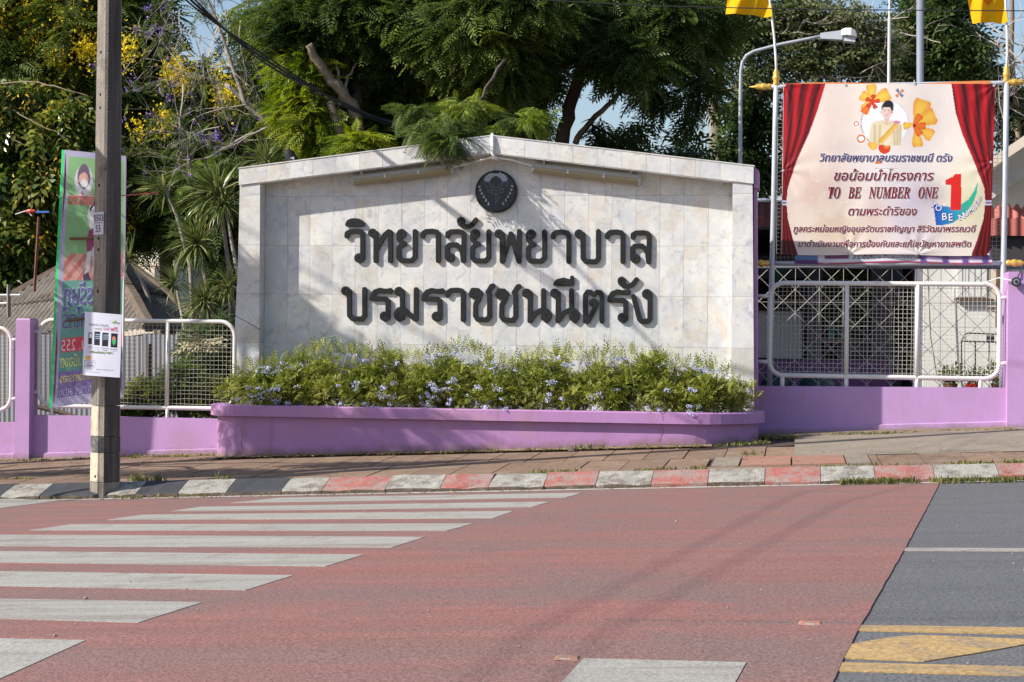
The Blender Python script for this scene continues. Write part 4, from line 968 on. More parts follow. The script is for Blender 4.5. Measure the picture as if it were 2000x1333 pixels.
# banner coordinates = crop pixels 1657 x 1333 of the 460 x 370 photo window at (1500, 150); four corners follow the photograph
def bmap(a, b, lift=0):
    u = 1500+a*460/1657; v_ = 150+b*370/1333
    y = YN-.062
    # pulls at the ties along the foot and the sides, soft waves in the middle
    w_ = .007*sin(a*.011+1)+.008*sin(a*.004+b*.006)
    for tx, ty in ((570, 1250), (1050, 1250), (105, 660), (1570, 600), (125, 65), (1590, 65)):
        dx, dy = a-tx, b-ty; r = math.hypot(dx, dy)+1; th = atan2(dy, dx)
        w_ += .0045*sin(th*9+tx)*math.exp(-(r/190)**2)*min(1, r/60)
    p = P(u, v_, y); return (p[0], y+w_-lift, p[2])
def ban_col(A, B):
    base = np.array(lin(242, 230, 224)); C_ = np.ones(A.shape+(3,))*base
    def sm(x, a, b): t = np.clip((x-a)/(b-a), 0, 1); return t*t*(3-2*t)
    C_ = bld(C_, np.exp(-(((A-500)/400)**2+((B-300)/260)**2)), lin(245, 225, 212), .8)
    C_ = bld(C_, np.exp(-(((A-330)/260)**2+((B-760)/260)**2)), lin(236, 200, 180), .7)
    C_ = bld(C_, np.exp(-(((A-480)/260)**2+((B-1080)/200)**2)), lin(230, 200, 165), .7)
    C_ = bld(C_, np.exp(-(((A-850)/260)**2+((B-600)/200)**2)), lin(245, 240, 238), .7)
    C_ = bld(C_, np.exp(-(((A-1000)/260)**2+((B-930)/260)**2)), lin(205, 195, 212), .85)
    C_ = bld(C_, np.exp(-(((A-1150)/120)**2+((B-830)/90)**2)), lin(150, 145, 170), .6)
    C_ = bld(C_, np.exp(-(((A-1430)/220)**2+((B-900)/300)**2)), lin(222, 214, 175), .9)
    C_ = bld(C_, np.exp(-(((A-760)/80)**2+((B-1000)/160)**2)), lin(205, 165, 130), .45)
    r_ = random.Random(5)
    for _ in range(15):
        cx_, cy_, rr = r_.uniform(150, 600), r_.uniform(560, 1000), r_.uniform(40, 110); C_ = bld(C_, sm(rr-np.hypot(A-cx_, B-cy_), 0, 12), lin(248, 232, 218), .35)
    for _ in range(130):
        cx_, cy_, rr = r_.uniform(160, 1480), r_.uniform(100, 1100), r_.uniform(4, 9); C_ = bld(C_, sm(rr-np.hypot(A-cx_, B-cy_), 0, 4), lin(250, 245, 238), .8)
    # medallion
    C_ = bld(C_, sm(165-np.hypot(A-825, B-330), 0, 8), lin(250, 248, 252)); d = np.hypot(A-825, B-330)
    C_ = bld(C_, (np.abs(d-172) < 3) & (A < 760), lin(170, 165, 185)); C_ = bld(C_, (np.abs(d-165) < 2.5), lin(215, 210, 220))
    def petal(px, py, L_, w_, ang, c1, c2):
        nonlocal C_
        ca, sa = cos(ang), sin(ang); x = (A-px)*ca+(B-py)*sa; y = -(A-px)*sa+(B-py)*ca; t = x/L_
        hw = 1.25*w_*np.clip(t, 0, 1)**.55*np.where(t < .8, 1, np.clip(1-(t-.8)*1.4, 0, 1)); msk = (t > 0) & (t < 1) & (np.abs(y) < hw)
        e = np.clip(np.abs(y)/np.maximum(hw, 1), 0, 1)**2*.7+np.clip(t-.75, 0, 1)*1.3; e = np.clip(e, 0, 1)[..., None]
        C_ = np.where(msk[..., None], np.array(c1)*(1-e)+np.array(c2)*e, C_)
    Ye, Or, Rd, Dr = lin(250, 205, 85), lin(240, 130, 40), lin(222, 70, 30), lin(160, 25, 20)
    for px, py, L_, w_, an in [(735, 175, 120, 34, -1.65), (735, 175, 130, 44, -.45), (735, 175, 95, 34, -2.6), (735, 165, 95, 30, 2.3)]: petal(px, py, L_, w_, an, Ye, Or)
    petal(720, 190, 85, 26, 2.2, Or, Rd)
    for k in range(5): petal(735, 178, 52, 15, -1.4+k*1.257, Rd, Dr)
    for px, py, L_, w_, an in [(1040, 330, 175, 56, -1.25), (1040, 330, 150, 55, -.42), (1060, 360, 115, 40, .55), (1040, 370, 125, 36, 1.45), (1020, 335, 70, 24, 2.9)]: petal(px, py, L_, w_, an, Ye, Or)
    for an in (-.9, .1, .9): petal(1020, 340, 90, 24, an, Or, Rd)
    C_ = bld(C_, sm(14-np.hypot(A-1030, B-345), 0, 5), Dr); petal(740, 520, 55, 36, -1.57, Ye, Or); petal(775, 570, 45, 22, 1.5, Or, Rd)
    for cx_, cy_, r1 in ((622, 332, 20), (655, 437, 31)):
        q = np.hypot(A-cx_, B-cy_); C_ = bld(C_, q < r1+7, lin(250, 248, 248)); C_ = bld(C_, (q < r1) & (q > r1*.62), lin(225, 130, 70))
    q = np.hypot(A-820, B-500); C_ = bld(C_, q < 52, lin(250, 248, 250)); C_ = bld(C_, q < 44, lin(225, 70, 25)); C_ = bld(C_, sm(34-np.hypot(A-836, B-484), 0, 40), lin(250, 190, 110))
    for k in range(4): petal(925, 118, 34, 10, -2.2+k*1.5, lin(235, 150, 90) if k % 2 else lin(110, 130, 170), lin(60, 60, 90))
    # portrait: a woman in a cream silk blouse with a yellow sash
    bl = [(805, 308), (765, 314), (738, 322), (724, 350), (716, 400), (710, 452), (722, 462), (752, 462), (775, 478), (850, 486), (930, 486), (940, 420), (942, 350), (928, 332), (895, 318), (866, 310), (850, 325), (822, 326)]
    def ell(cx_, cy_, rx, ry, soft=.12): return np.clip((1-np.sqrt(((A-cx_)/rx)**2+((B-cy_)/ry)**2))/soft, 0, 1)
    C_ = bld(C_, ell(835, 300, 20, 38), lin(232, 196, 188))
    m_b = inpoly(A, B, bl); C_ = bld(C_, m_b, lin(236, 222, 188))
    for fx0, fx1, k_ in ((742, 760, .0), (905, 915, .0), (868, 900, .3), (778, 800, -.3), (925, 936, 0)):
        xx_ = fx0+(B-330)*(k_*.3); C_ = bld(C_, m_b*np.exp(-((A-(xx_+fx1)/2)/7)**2)*np.clip((B-325)/30, 0, 1), lin(196, 176, 132), .75)
    C_ = bld(C_, m_b*np.exp(-((A-830)/30)**2)*np.clip((B-340)/60, 0, 1), lin(246, 238, 214), .7)
    C_ = bld(C_, m_b & (np.abs(np.hypot(A-836, B-300)-34) < 3.0) & (B > 310), lin(215, 190, 130))
    C_ = bld(C_, inpoly(A, B, [(893, 326), (922, 342), (805, 474), (768, 458)]), lin(240, 196, 98)); C_ = bld(C_, inpoly(A, B, [(893, 326), (902, 331), (784, 466), (768, 458)]), lin(226, 170, 66))
    C_ = bld(C_, ell(906, 323, 30, 13, .3), lin(222, 138, 172))
    C_ = bld(C_, ell(846, 205, 40, 40), lin(34, 27, 34)); C_ = bld(C_, ell(840, 224, 45, 50), lin(40, 32, 38))
    C_ = bld(C_, ell(796, 252, 6, 12), lin(226, 186, 180)); C_ = bld(C_, ell(875, 250, 6, 12), lin(214, 172, 168))
    C_ = bld(C_, ell(834, 250, 35, 48, .10), lin(238, 208, 202)); C_ = bld(C_, ell(856, 258, 16, 34, 1.0), lin(222, 182, 178), .7)
    for ex in (812, 840): C_ = bld(C_, ell(ex-4, 268, 9, 7, 1.0), lin(232, 170, 168), .5)
    C_ = bld(C_, ell(836, 206, 38, 22, .35)*(B < 216), lin(40, 32, 38))
    for ex in (820, 848): C_ = bld(C_, ell(ex, 240, 7.5, 3.4, .5), lin(70, 50, 56), .9); C_ = bld(C_, ell(ex, 231, 10, 2.2, .6), lin(120, 92, 92), .8)
    C_ = bld(C_, ell(833, 258, 4, 6, .8), lin(216, 172, 166), .8); C_ = bld(C_, ell(832, 275, 11, 5.2, .4), lin(206, 84, 100), .95); C_ = bld(C_, ell(832, 274, 8, 2.0, .5), lin(245, 238, 236), .9)
    C_ = bld(C_, ell(876, 272, 4, 9, .5), lin(236, 226, 214)); C_ = bld(C_, ell(797, 272, 3, 8, .5), lin(236, 226, 214))
    # curtains
    def curtain(xin, xout, sgn):
        nonlocal C_
        t = (A-xout)/(xin-xout+1e-6); msk = (t >= 0) & (t <= 1)
        s_ = .5+.5*np.sin(t*20+.8*np.sin(B*.011)+(.4 if sgn > 0 else 2)); s2 = .5+.5*np.sin(t*47+B*.012+1)
        s_ = np.clip(s_**1.4*.82+s2*.22, 0, 1)[..., None]; top_ = np.clip(1.12-B/1700, .35, 1)[..., None]
        c = (np.array(lin(48, 5, 12))*(1-s_)+np.array(lin(205, 24, 34))*s_)*top_
        C_ = np.where(msk[..., None], c, C_)
        tie = msk & (((B > 872) & (B < 884)) | ((B > 894) & (B < 905))); C_ = bld(C_, tie, lin(190, 195, 225))
    Bk = [50, 250, 400, 600, 780, 880, 1000, 1150, 1240]
    curtain(np.interp(B, Bk, [405, 345, 290, 200, 140, 130, 140, 178, 208]), np.interp(B, Bk, [110, 108, 106, 103, 100, 98, 98, 97, 96]), 1)
    curtain(np.interp(B, Bk, [1290, 1320, 1365, 1450, 1520, 1528, 1515, 1470, 1435]), np.interp(B, Bk, [1600, 1596, 1592, 1585, 1578, 1575, 1572, 1568, 1562]), -1)
    # swoosh and the red 1
    sw = [(1160, 870), (1210, 905), (1280, 912), (1350, 900), (1410, 860), (1450, 800), (1475, 740), (1470, 810), (1440, 890), (1380, 970), (1300, 1025), (1230, 1042), (1182, 1042)]
    msk = inpoly(A, B, sw); t = np.clip((A-1170)/240, 0, 1)[..., None]
    c = np.where(t < .5, np.array(lin(40, 75, 180))*(1-2*t)+np.array(lin(35, 140, 190))*2*t, np.array(lin(35, 140, 190))*(2-2*t)+np.array(lin(50, 180, 150))*(2*t-1)); C_ = np.where(msk[..., None], c, C_)
    one = [(1250, 722), (1300, 700), (1318, 682), (1360, 680), (1358, 935), (1284, 935), (1288, 760), (1250, 755)]
    C_ = bld(C_, inpoly(A, B, one), lin(215, 30, 25))
    return C_
# sheet outline: (a, b) in a slightly uneven rectangle
def bsheet(s, t, lift=0):
    a = (1-t)*(108+s*1492)+t*(94+s*1468); b = (1-s)*(50+t*1202)+s*(52+t*1206); b += 5*sin(s*pi*3)*(t > .5); return bmap(a, b, lift)
def bsheet_col(s, t):
    a = (1-t)*(108+s*1492)+t*(94+s*1468); b = (1-s)*(50+t*1202)+s*(52+t*1206); return ban_col(a, b)
grid_print('banner_sheet', 340, 280, bsheet, bsheet_col, M['print'], ban)
Wt, Mr, Vi = mat('ink_white', (.84, .80, .84), .5), pmat(128, 22, 28), pmat(72, 58, 118)
def bt(body, a0, a1, base, h, m_, ol=.045, sh_=.25, rotate=0, **k):
    def mf(a, b, lift): return bmap(a, 2*base-b if False else b, lift)
    # surface b grows downwards, text grows upwards
    text_on(body, lambda a, b, lift: bmap(a, base-(b-base), lift), a0, a1, base, h, m_, ban, shear=sh_, outline=ol, m2=Wt, **k)
bt('วิทยาลัยพยาบาลบรมราชชนนี ตรัง', 362, 1295, 597, 42, Vi)
bt('ขอน้อมนำโครงการ', 465, 1165, 730, 54, Mr)
bt(''.join(chr(0x1D468+ord(c)-65) if c != ' ' else '   ' for c in 'TO BE NUMBER ONE'), 425, 1195, 855, 64, Mr, ol=.03, sh_=0)
bt('ตามพระดำริของ', 565, 1045, 975, 46, Mr)
bt('ทูลกระหม่อมหญิงอุบลรัตนราชกัญญา สิริวัฒนาพรรณวดี', 178, 1462, 1092, 34, Mr)
bt('มาดำเนินงานเพื่อการป้องกันและแก้ไขปัญหายาเสพติด', 212, 1428, 1198, 34, Mr)
# curved motto along the swoosh
motto = [('T', 1165, 905, -35, 40), ('O', 1200, 925, -35, 42), ('B', 1240, 985, 8, 50), ('E', 1285, 990, 8, 50), ('N', 1360, 985, 28, 42), ('U', 1393, 965, 36, 38), ('M', 1424, 945, 42, 34), ('B', 1450, 922, 50, 32), ('E', 1469, 898, 56, 30), ('R', 1483, 877, 66, 26), ('O', 1491, 860, 75, 18), ('N', 1494, 848, 80, 14)]
for ch, cx_, cy_, dg, h_ in motto:
    for off, m_, lf in ((.04, pmat(70, 80, 150), .003), (0, Wt, .0045)):
        co, fc = text_mesh(ch, .1, off); c0 = (co[:, :2].min(0)+co[:, :2].max(0))/2; s_ = h_/.7; an = radians(dg); vv = []
        for x_, y_ in (co[:, :2]-c0): 
            xr, yr = (x_*cos(an)-y_*sin(an))*s_, (x_*sin(an)+y_*cos(an))*s_; vv.append(bmap(cx_+xr, cy_-yr, lf))
        mk('lettering', vv, fc, m_, ban)
for a_, b_ in ((118, 62), (1590, 64), (107, 662), (1568, 602), (560, 1246), (1050, 1246), (1552, 1250), (545, 58), (1030, 50)):
    c = bmap(a_, b_, .004); MB().lathe((c[0], c[1]-.004, c[2]), [(.014, 0), (.016, .004)], axis='y', n=10).mk('eyelet', M['galv'], ban)
    MB().tube([c, (c[0]+(.03 if a_ > 800 else -.03)*(abs(a_-830) > 600), c[1]+.05, c[2]+(.05 if b_ < 300 else -.05)*(abs(a_-830) < 600 or b_ > 1200 or b_ < 100))], .004, 4).mk('tie', M['rope'], ban)
# older banner peeking out below, orange strip on top
ob = thing('old_banner', P(1736, 512, YN-.045), 'strip of an older white and blue banner peeking out below the big one', 'banner')
def omap(a, b, lift=0): y = YN-.036; p = P(1552+a*386, 486+b*29+2.2*sin(a*9)*b, y); return (p[0], y-.012*sin(a*30)*.6-lift, p[2])
def ocol(A, B):
    C_ = np.ones(A.shape+(3,))*np.array(lin(225, 222, 232)); C_ = bld(C_, (A < .12), lin(90, 130, 180)); C_ = bld(C_, (A < .12) & (B > .75), lin(90, 50, 110)); C_ = bld(C_, (A > .12) & (B > .88), lin(170, 60, 90))
    C_ = bld(C_, (A > .15) & (A < .28) & (B > .3) & (B < .62), lin(120, 60, 110)); C_ = bld(C_, (A > .62) & (B < .7), lin(150, 120, 165)); C_ = bld(C_, (A > .62) & (np.sin(A*60) > .5), lin(110, 80, 140)); return C_
grid_print('banner_sheet', 90, 14, omap, ocol, M['print'], ob)
text_on('วิทยาลัยพยาบาลบรมราชชนนีตรัง', lambda a, b, l: omap(a, .68-(b-.68), l), .29, .64, .68, .42, pmat(30, 30, 50), ob, lift=.004)
ob2 = thing('orange_banner', P(1736, 162, YN-.03), 'thin strip of an orange banner showing above the big banner', 'banner')
def o2(a, b, lift=0): y = YN-.034; p = P(1534+a*400, 175-b*(11+4*a+2*sin(a*8)), y); return (p[0], y, p[2])
grid_print('banner_sheet', 40, 4, o2, lambda A, B: bld(np.ones(A.shape+(3,))*np.array(lin(240, 150, 90)), (A > .6) & (A < .68) & (B > .3), lin(90, 120, 190)), M['print'], ob2)

# ------------------------------------------------------------------ flags
def flag(poletop, polebot, cs, lab, r_=.017):
    a, b = P(*polebot), P(*poletop)
    t = thing('flag', a, lab, 'flag', 'yellow flags on bamboo poles above the banner')
    pts = [a+(b-a)*k/6+np.array([.012*sin(k), 0, 0]) for k in range(7)]
    MB().tube(pts, [r_*(1-.05*k) for k in range(7)], 8).mk('flagpole', M['rope'], t, smooth=True)
    (tl, tr__, br, bl_) = cs
    def fm(s, q, lift=0):
        u = (1-q)*((1-s)*tl[0]+s*tr__[0])+q*((1-s)*bl_[0]+s*br[0]); v_ = (1-q)*((1-s)*tl[1]+s*tr__[1])+q*((1-s)*bl_[1]+s*br[1]); y = a[1]-.03
        p = P(u, v_+1.2*sin(s*9)*q, y); return (p[0], y+.05*sin(s*7+q*3)-.03*sin(s*15+q*5)-lift, p[2])
    def fc_(A, B):
        C_ = np.ones(A.shape+(3,))*np.array(lin(250, 190, 15)); d_ = np.hypot((A-.5)*1.2, B-.5); C_ = bld(C_, (d_ < .17), lin(235, 120, 20)); C_ = bld(C_, (d_ < .10), lin(245, 170, 40)); C_ = bld(C_, (d_ < .06), lin(225, 90, 20)); return C_
    grid_print('flag_cloth', 40, 30, fm, fc_, M['flag'], t)
flag((1497, -90, YN), (1517, 152, YN), [(1425, -62), (1500, -58), (1508, 33), (1417, 27)], 'yellow flag with orange crest on the left pole of the banner frame')
flag((1964, -90, YN), (1966, 145, YN), [(1880, -58), (1962, -62), (1967, 44), (1900, 46)], 'yellow flag with orange crest on the right pole of the banner frame')
t = thing('thin_pole', P(1737, 515, 21.92), 'thin white pole rising behind the middle of the banner', 'pole'); MB().tube([P(1738, -40, 21.92), P(1737, 35, 21.92)], .013, 6).mk('upper_rod', M['white_paint'], t); MB().tube([P(1737, 35, 21.92), P(1736, 160, 21.92), P(1735, 515, 21.92)], .018, 8).mk('lower_tube', M['white_paint'], t)
t = thing('grey_mast', P(1797, 780, 26), 'thick blue grey mast rising behind the banner', 'pole'); MB().tube([P(1797, -60, 26), P(1797, 780, 26)], .052, 12).mk('mast', M['grey_pole'], t, smooth=True)
MB().lathe((P(1797, 760, 26)[0], 26, P(1797, 780, 26)[2]), [(.12, 0), (.12, .02), (.06, .05)], n=12).mk('flange', M['grey_pole'], t)

# ------------------------------------------------------------------ street lamp
YS_ = 25.0
M['lamp_grey'] = mat('lamp_grey', (.36, .38, .41), .5, .08, 4)
sl_ = thing('street_lamp', P(1445, 760, YS_), 'grey street lamp with curved arm reaching over the banner', 'street lamp')
path = [(1446, 770), (1445.5, 400), (1446, 200), (1447, 140), (1450, 122), (1458, 109), (1472, 101), (1520, 88), (1580, 76), (1608, 70)]
MB().tube([P(u, q, YS_) for u, q in path], [.034, .031, .027, .025, .025, .025, .025, .024, .023, .022], 10).mk('pole', M['lamp_grey'], sl_, smooth=True)
a = P(1602, 74, YS_); b = P(1645, 74, YS_)
def sec(u, v0, v1, w_): 
    p = P(u, v0, YS_); q = P(u, v1, YS_); return [(p[0], YS_-w_, q[2]), (p[0], YS_+w_, q[2]), (p[0], YS_+w_*.8, p[2]), (p[0], YS_-w_*.8, p[2])]
MB().hexa(sec(1602, 66, 77, .06), sec(1645, 61, 80, .10)).mk('gear_box', M['lamp_grey'], sl_)
h = MB(); st = [(1643, 60, 81, .10), (1652, 57, 83, .13), (1662, 57, 85, .13), (1670, 61, 84, .10), (1673, 68, 80, .05)]
for s1, s2 in zip(st, st[1:]): h.hexa(sec(*s1[:2], s1[1]+(s1[2]-s1[1])*.55, s1[3]), sec(*s2[:2], s2[1]+(s2[2]-s2[1])*.55, s2[3]))
h.mk('hood', M['white_paint'], sl_)
h = MB(); h.hexa(sec(1646, 72, 82, .09), sec(1670, 72, 84, .09)); h.mk('lens', M['lens'], sl_)

# ------------------------------------------------------------------ lattice gate behind the right fence
YG = 22.5
ga = thing('lattice_gate', P(1700, 780, YG), 'galvanised sliding gate with crossed lattice bars behind the fence panel', 'gate')
for v_, r in ((519, .038),): MB().tube([P(1440, v_, YG), P(2060, v_+2, YG)], r, 10).mk('top_rail', M['grey_pole'], ga, smooth=True)
MB().tube([P(1440, 783, YG), P(2060, 792, YG)], .03, 8).mk('bottom_rail', M['galv'], ga, smooth=True)
x0_, z0_ = P(1480, 519, YG)[0], P(1480, 519, YG)[2]; cw = 45.5*YG/FPX; zb_ = z0_-cw*6
for k in range(-1, 13):
    x = P(1554, 519, YG)[0]+(k-1)*cw; MB().tube([(x, YG-.02, zb_), (x, YG-.02, z0_)], .0032, 4).mk('bar', M['wire'], ga)
mb = None
def clipseg(x, s):
    # diagonal through (x, z0_) going down with slope s
    return [(x, YG-(.03 if s > 0 else .01), z0_), (x+s*cw*5.9, YG-(.03 if s > 0 else .01), z0_-cw*5.9)]
for k in range(-7, 13):
    x = P(1554, 519, YG)[0]+(k-1)*cw
    MB().tube(clipseg(x, 1), .0036, 4).mk('lattice_bar', M['wire'], ga)
    MB().tube(clipseg(x+6*cw, -1), .0036, 4).mk('lattice_bar', M['wire'], ga)
for j in (1, 2, 3, 4): 
    zz = z0_-cw*(j+.55); MB().tube([(P(1440, 600, YG)[0], YG, zz), (P(2060, 600, YG)[0], YG, zz)], .003, 4).mk('cross_rod', M['wire'], ga)

# ------------------------------------------------------------------ buildings on the right
def pbox(name, u0, v0, u1, v1, Y, dep, m, parent=None, **k):
    a = P(u0, v0, Y); b = P(u1, v1, Y); return MB().box(a[0], b[0], Y, Y+dep, b[2], a[2]).mk(name, M[m] if isinstance(m, str) else m, parent, **k)
gh = thing('guard_house', P(1600, 780, 27), 'shaded lilac grey gate house with columns behind the lattice gate', 'building')
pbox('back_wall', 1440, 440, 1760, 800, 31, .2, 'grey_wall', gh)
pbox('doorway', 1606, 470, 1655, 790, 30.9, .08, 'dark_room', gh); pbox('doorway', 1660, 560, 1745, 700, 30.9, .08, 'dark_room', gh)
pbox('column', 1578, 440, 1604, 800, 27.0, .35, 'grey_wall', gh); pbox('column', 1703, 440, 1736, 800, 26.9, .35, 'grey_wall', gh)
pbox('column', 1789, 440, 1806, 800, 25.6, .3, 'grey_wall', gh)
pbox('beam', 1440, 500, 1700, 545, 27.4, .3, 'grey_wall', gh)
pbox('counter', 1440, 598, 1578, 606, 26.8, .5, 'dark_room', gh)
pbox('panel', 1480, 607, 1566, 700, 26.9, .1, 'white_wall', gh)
pbox('purple_base', 1440, 702, 1740, 800, 26.7, .1, mat('purple_shaded', (.22, .10, .27), .7), gh)  # purple of the base darkened, the gate house's shade is in the colour
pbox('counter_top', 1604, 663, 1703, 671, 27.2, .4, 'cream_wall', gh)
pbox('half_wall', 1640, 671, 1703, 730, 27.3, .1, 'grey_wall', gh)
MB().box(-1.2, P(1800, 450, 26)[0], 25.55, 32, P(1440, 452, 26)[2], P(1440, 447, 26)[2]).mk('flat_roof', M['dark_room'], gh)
MB().box(-1.3, -1.1, 23.2, 31, .2, P(1440, 452, 26)[2]).mk('side_wall', M['grey_wall'], gh)
gs = thing('green_notice', P(1520, 560, 26.7), 'small dark green notice board under the left end of the banner', 'notice board'); pbox('board', 1503, 522, 1537, 560, 26.7, .03, mat('dark_green', (.02, .09, .05), .5), gs); pbox('panel_line', 1510, 552, 1530, 556, 26.69, .005, 'gold', gs)
for i, (u, v_, l) in enumerate([(1624, 640, 'turquoise bottle on the counter just left of the white mullion'), (1646, 640, 'turquoise bottle on the counter half behind the white mullion')]):
    b = thing('water_drum', P(u, 662, 26.9), l, 'bottle'); c = P(u, 661, 26.9)
    MB().lathe(c, [(.05, 0), (.055, .01), (.055, .20), (.035, .24)], n=12).mk('drum', M['teal_paint'], b, smooth=True); MB().lathe((c[0], c[1], c[2]+.24), [(.03, 0), (.03, .04)], n=10).mk('cap', M['white_paint'], b)
# awning of red sheets
aw = thing('red_awning', P(1700, 420, 24.8), 'red corrugated sheet awning behind the banner frame', 'awning')
def corr(name, A, B, C_, D, m, parent, ribs, amp, nseg=1, label=None):
    "corrugated sheet between corners A B (top) and C D (bottom); ribs run from top to bottom"
    A, B, C_, D = map(np.array, (A, B, C_, D)); nrm = np.cross(B-A, D-A); nrm = nrm/np.linalg.norm(nrm); n = ribs*6; v = []; f = []
    for i in range(n+1):
        s = i/n; o_ = amp*sin(s*ribs*2*pi)
        for q in (0, 1): v.append((A+(B-A)*s)*(1-q)+(D+(C_-D)*s)*q+nrm*o_)
    for i in range(n): f.append((2*i, 2*i+1, 2*i+3, 2*i+2))
    for i in range(n+1): pass
    b = len(v)
    v += [np.array(p)+nrm*.006 for p in v]; f += [tuple(j+b for j in q[::-1]) for q in f]
    return mk(name, v, f, m, parent, smooth=True, label=label)
corr('roof_sheet', P(1560, 396, 25.47), P(2150, 402, 25.47), P(2150, 428, 25.36), P(1560, 425, 25.36), M['awning'], aw, 34, .02)
corr('roof_sheet', P(1440, 394, 28.5), P(1575, 396, 28.5), P(1575, 427, 27.6), P(1440, 424, 27.6), M['awning_shaded'], aw, 8, .02)
corr('fascia', P(1440, 424, 27.5), P(1575, 427, 27.5), P(1575, 460, 27.5), P(1440, 457, 27.5), M['awning_shaded'], aw, 8, .015)
corr('fascia', P(1560, 425, 25.34), P(2150, 428, 25.34), P(2150, 462, 25.34), P(1560, 458, 25.34), M['awning'], aw, 30, .015)
MB().tube([P(1440, 391, 24.9), P(1560, 392, 24.9)], .03, 8).mk('ridge_pipe', M['galv'], aw)
hs = thing('white_house', P(1850, 760, 25.5), 'sunlit white house with gabled cream eaves at the right edge', 'building')
pbox('side_wall', 1806, 400, 2160, 800, 25.5, 5, 'white_wall', hs)
shu = pbox('shutter', 1867, 500, 1930, 582, 25.46, .03, 'white_paint', hs)
for k in range(5): pbox('slat', 1870+k*12, 503, 1879+k*12, 580, 25.43, .03, 'white_wall', shu)
pbox('door', 1930, 500, 1945, 600, 25.45, .04, 'cream_wall', hs); pbox('door', 1946, 500, 1968, 640, 25.45, .04, 'brown', hs)
pbox('sill', 1864, 583, 1940, 586, 25.4, .08, 'brown', hs)
q = [P(1915, 325, 24.9), P(2110, 190, 24.9), P(2110, 214, 24.9), P(1915, 345, 24.9)]
MB().prism([(p[0], p[2]) for p in q], 24.7, 29).mk('roof_edge', M['cream_wall'], hs)
MB().prism([(p[0], p[2]) for p in (P(1922, 343, 24.95), P(2110, 214, 24.95), P(2110, 275, 24.95), P(1922, 398, 24.95))], 25.40, 25.44).mk('gable', M['white_wall'], hs)
MB().prism([(p[0], p[2]) for p in (P(1922, 396, 25.2), P(2110, 273, 25.2), P(2110, 470, 25.2), P(1922, 470, 25.2))], 25.46, 25.49).mk('soffit', M['cream_wall'], hs)
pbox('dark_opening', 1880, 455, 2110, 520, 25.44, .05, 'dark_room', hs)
# things in the yard
ir = thing('iron_railing', P(1900, 740, 24.9), 'dark iron plant stand against the sunlit white house wall', 'railing')
for pts in ([(1878, 740), (1878, 665), (1884, 654), (1890, 651), (1990, 655)], [(1880, 667), (1990, 670)], [(1905, 667), (1905, 735)], [(1932, 667), (1932, 735)]): MB().tube([P(u, q, 24.9) for u, q in pts], .011, 6).mk('rail', M['black_iron'], ir)
pbox('plate', 1927, 655, 1942, 668, 24.88, .02, 'black_iron', ir)
MB().tube([P(1812, 520, 25.3), P(1815, 600, 25.3), P(1818, 660, 25.3), P(1830, 735, 25.3)], .008, 5).mk('hanging_rope', M['brown']); setp(bpy.data.objects['hanging_rope'], 'thin dark rope hanging down in front of the white house wall', 'rope')
for i, (u0, u1, vb, l) in enumerate([(1485, 1545, 754, 'dark teal covered bundle lowest beside the marble sign edge'), (1560, 1630, 754, 'dark teal covered bundle behind the left part of the mesh fence')]):
    bq = thing('covered_bundle', P((u0+u1)/2, 760, 24.5), l, 'bundle', 'dark teal bundles behind the fence')
    c = P((u0+u1)/2, 765, 24.5); rx = (u1-u0)/2*24.5/FPX; v = []; f = []; nn = 14
    for j in range(7):
        ph = j/6*pi/2
        for k in range(nn): q = 2*pi*k/nn; w_ = 1+.12*sin(k*2.3+j)+.05*sin(k*5); v.append((c[0]+rx*cos(ph)*cos(q)*w_, c[1]+.4*cos(ph)*sin(q)*w_, c[2]+.28*sin(ph)))
    for j in range(6):
        for k in range(nn): l_ = (k+1) % nn; f.append((j*nn+k, j*nn+l_, (j+1)*nn+l_, (j+1)*nn+k))
    mk('cover', v, f, M['teal_bag'], bq, smooth=True); MB().tube([(c[0]-rx*.8, c[1]-.33, c[2]+.1), (c[0], c[1]-.36, c[2]+.2), (c[0]+rx*.8, c[1]-.33, c[2]+.08)], .006, 4).mk('cord', M['black_cable'], bq)
for i, (u, v_, s, lab) in enumerate([(1856, 738, 1.0, 'small potted plant standing by the white wall left of the railing'), (1900, 738, .9, 'low potted plant standing under the iron railing'), (1950, 735, 1.1, 'leafy potted plant at the right end of the iron railing')]):
    c = P(u, 745, 24.6); t = thing('potted_plant', c, lab, 'potted plant', 'potted plants by the white house')
    MB().lathe((c[0], c[1], c[2]-.2), [(.07, 0), (.10, .15), (.11, .17), (.09, .17)], n=14).mk('pot', M['red_plastic'] if i == 1 else M['brown'], t)
    n = 40; a = rng.random(n)*2*pi; el = rng.uniform(.4, 1.4, n); d = np.stack([np.cos(a)*np.cos(el), np.sin(a)*np.cos(el), np.sin(el)], 1)
    scatter('foliage', *sprig_template(7, 1, .3, .12), np.tile(c-np.array([0, 0, .04]), (n, 1)), d, rng.normal(0, 1, (n, 3))+np.array([0, 0, .4]), (.16+.12*rng.random(n))*s, M['leaf_yel'], t)
tr_t = thing('yard_tree_trunk', P(1775, 790, 28.5), 'smooth brown tree trunk standing in the yard behind the gate', 'tree trunk'); limb([(1775, 800, 28.5), (1776, 640, 28.5), (1773, 500, 28.5), (1770, 380, 28.5)], .11, .09, M['bark'], tr_t, 'trunk')

# ------------------------------------------------------------------ left background: hut, tin fence, house
hut = thing('hut', P(200, 760, 25), 'small hut with weathered grey corrugated hipped roof behind the left fence', 'hut')
ap = P(200, 478, 26.5); e_mid = P(292, 640, 23.2); e_r = P(420, 655, 24.9); e_l = P(-160, 690, 25.5)
def lerp(a, b, t): return np.array(a)+(np.array(b)-np.array(a))*t
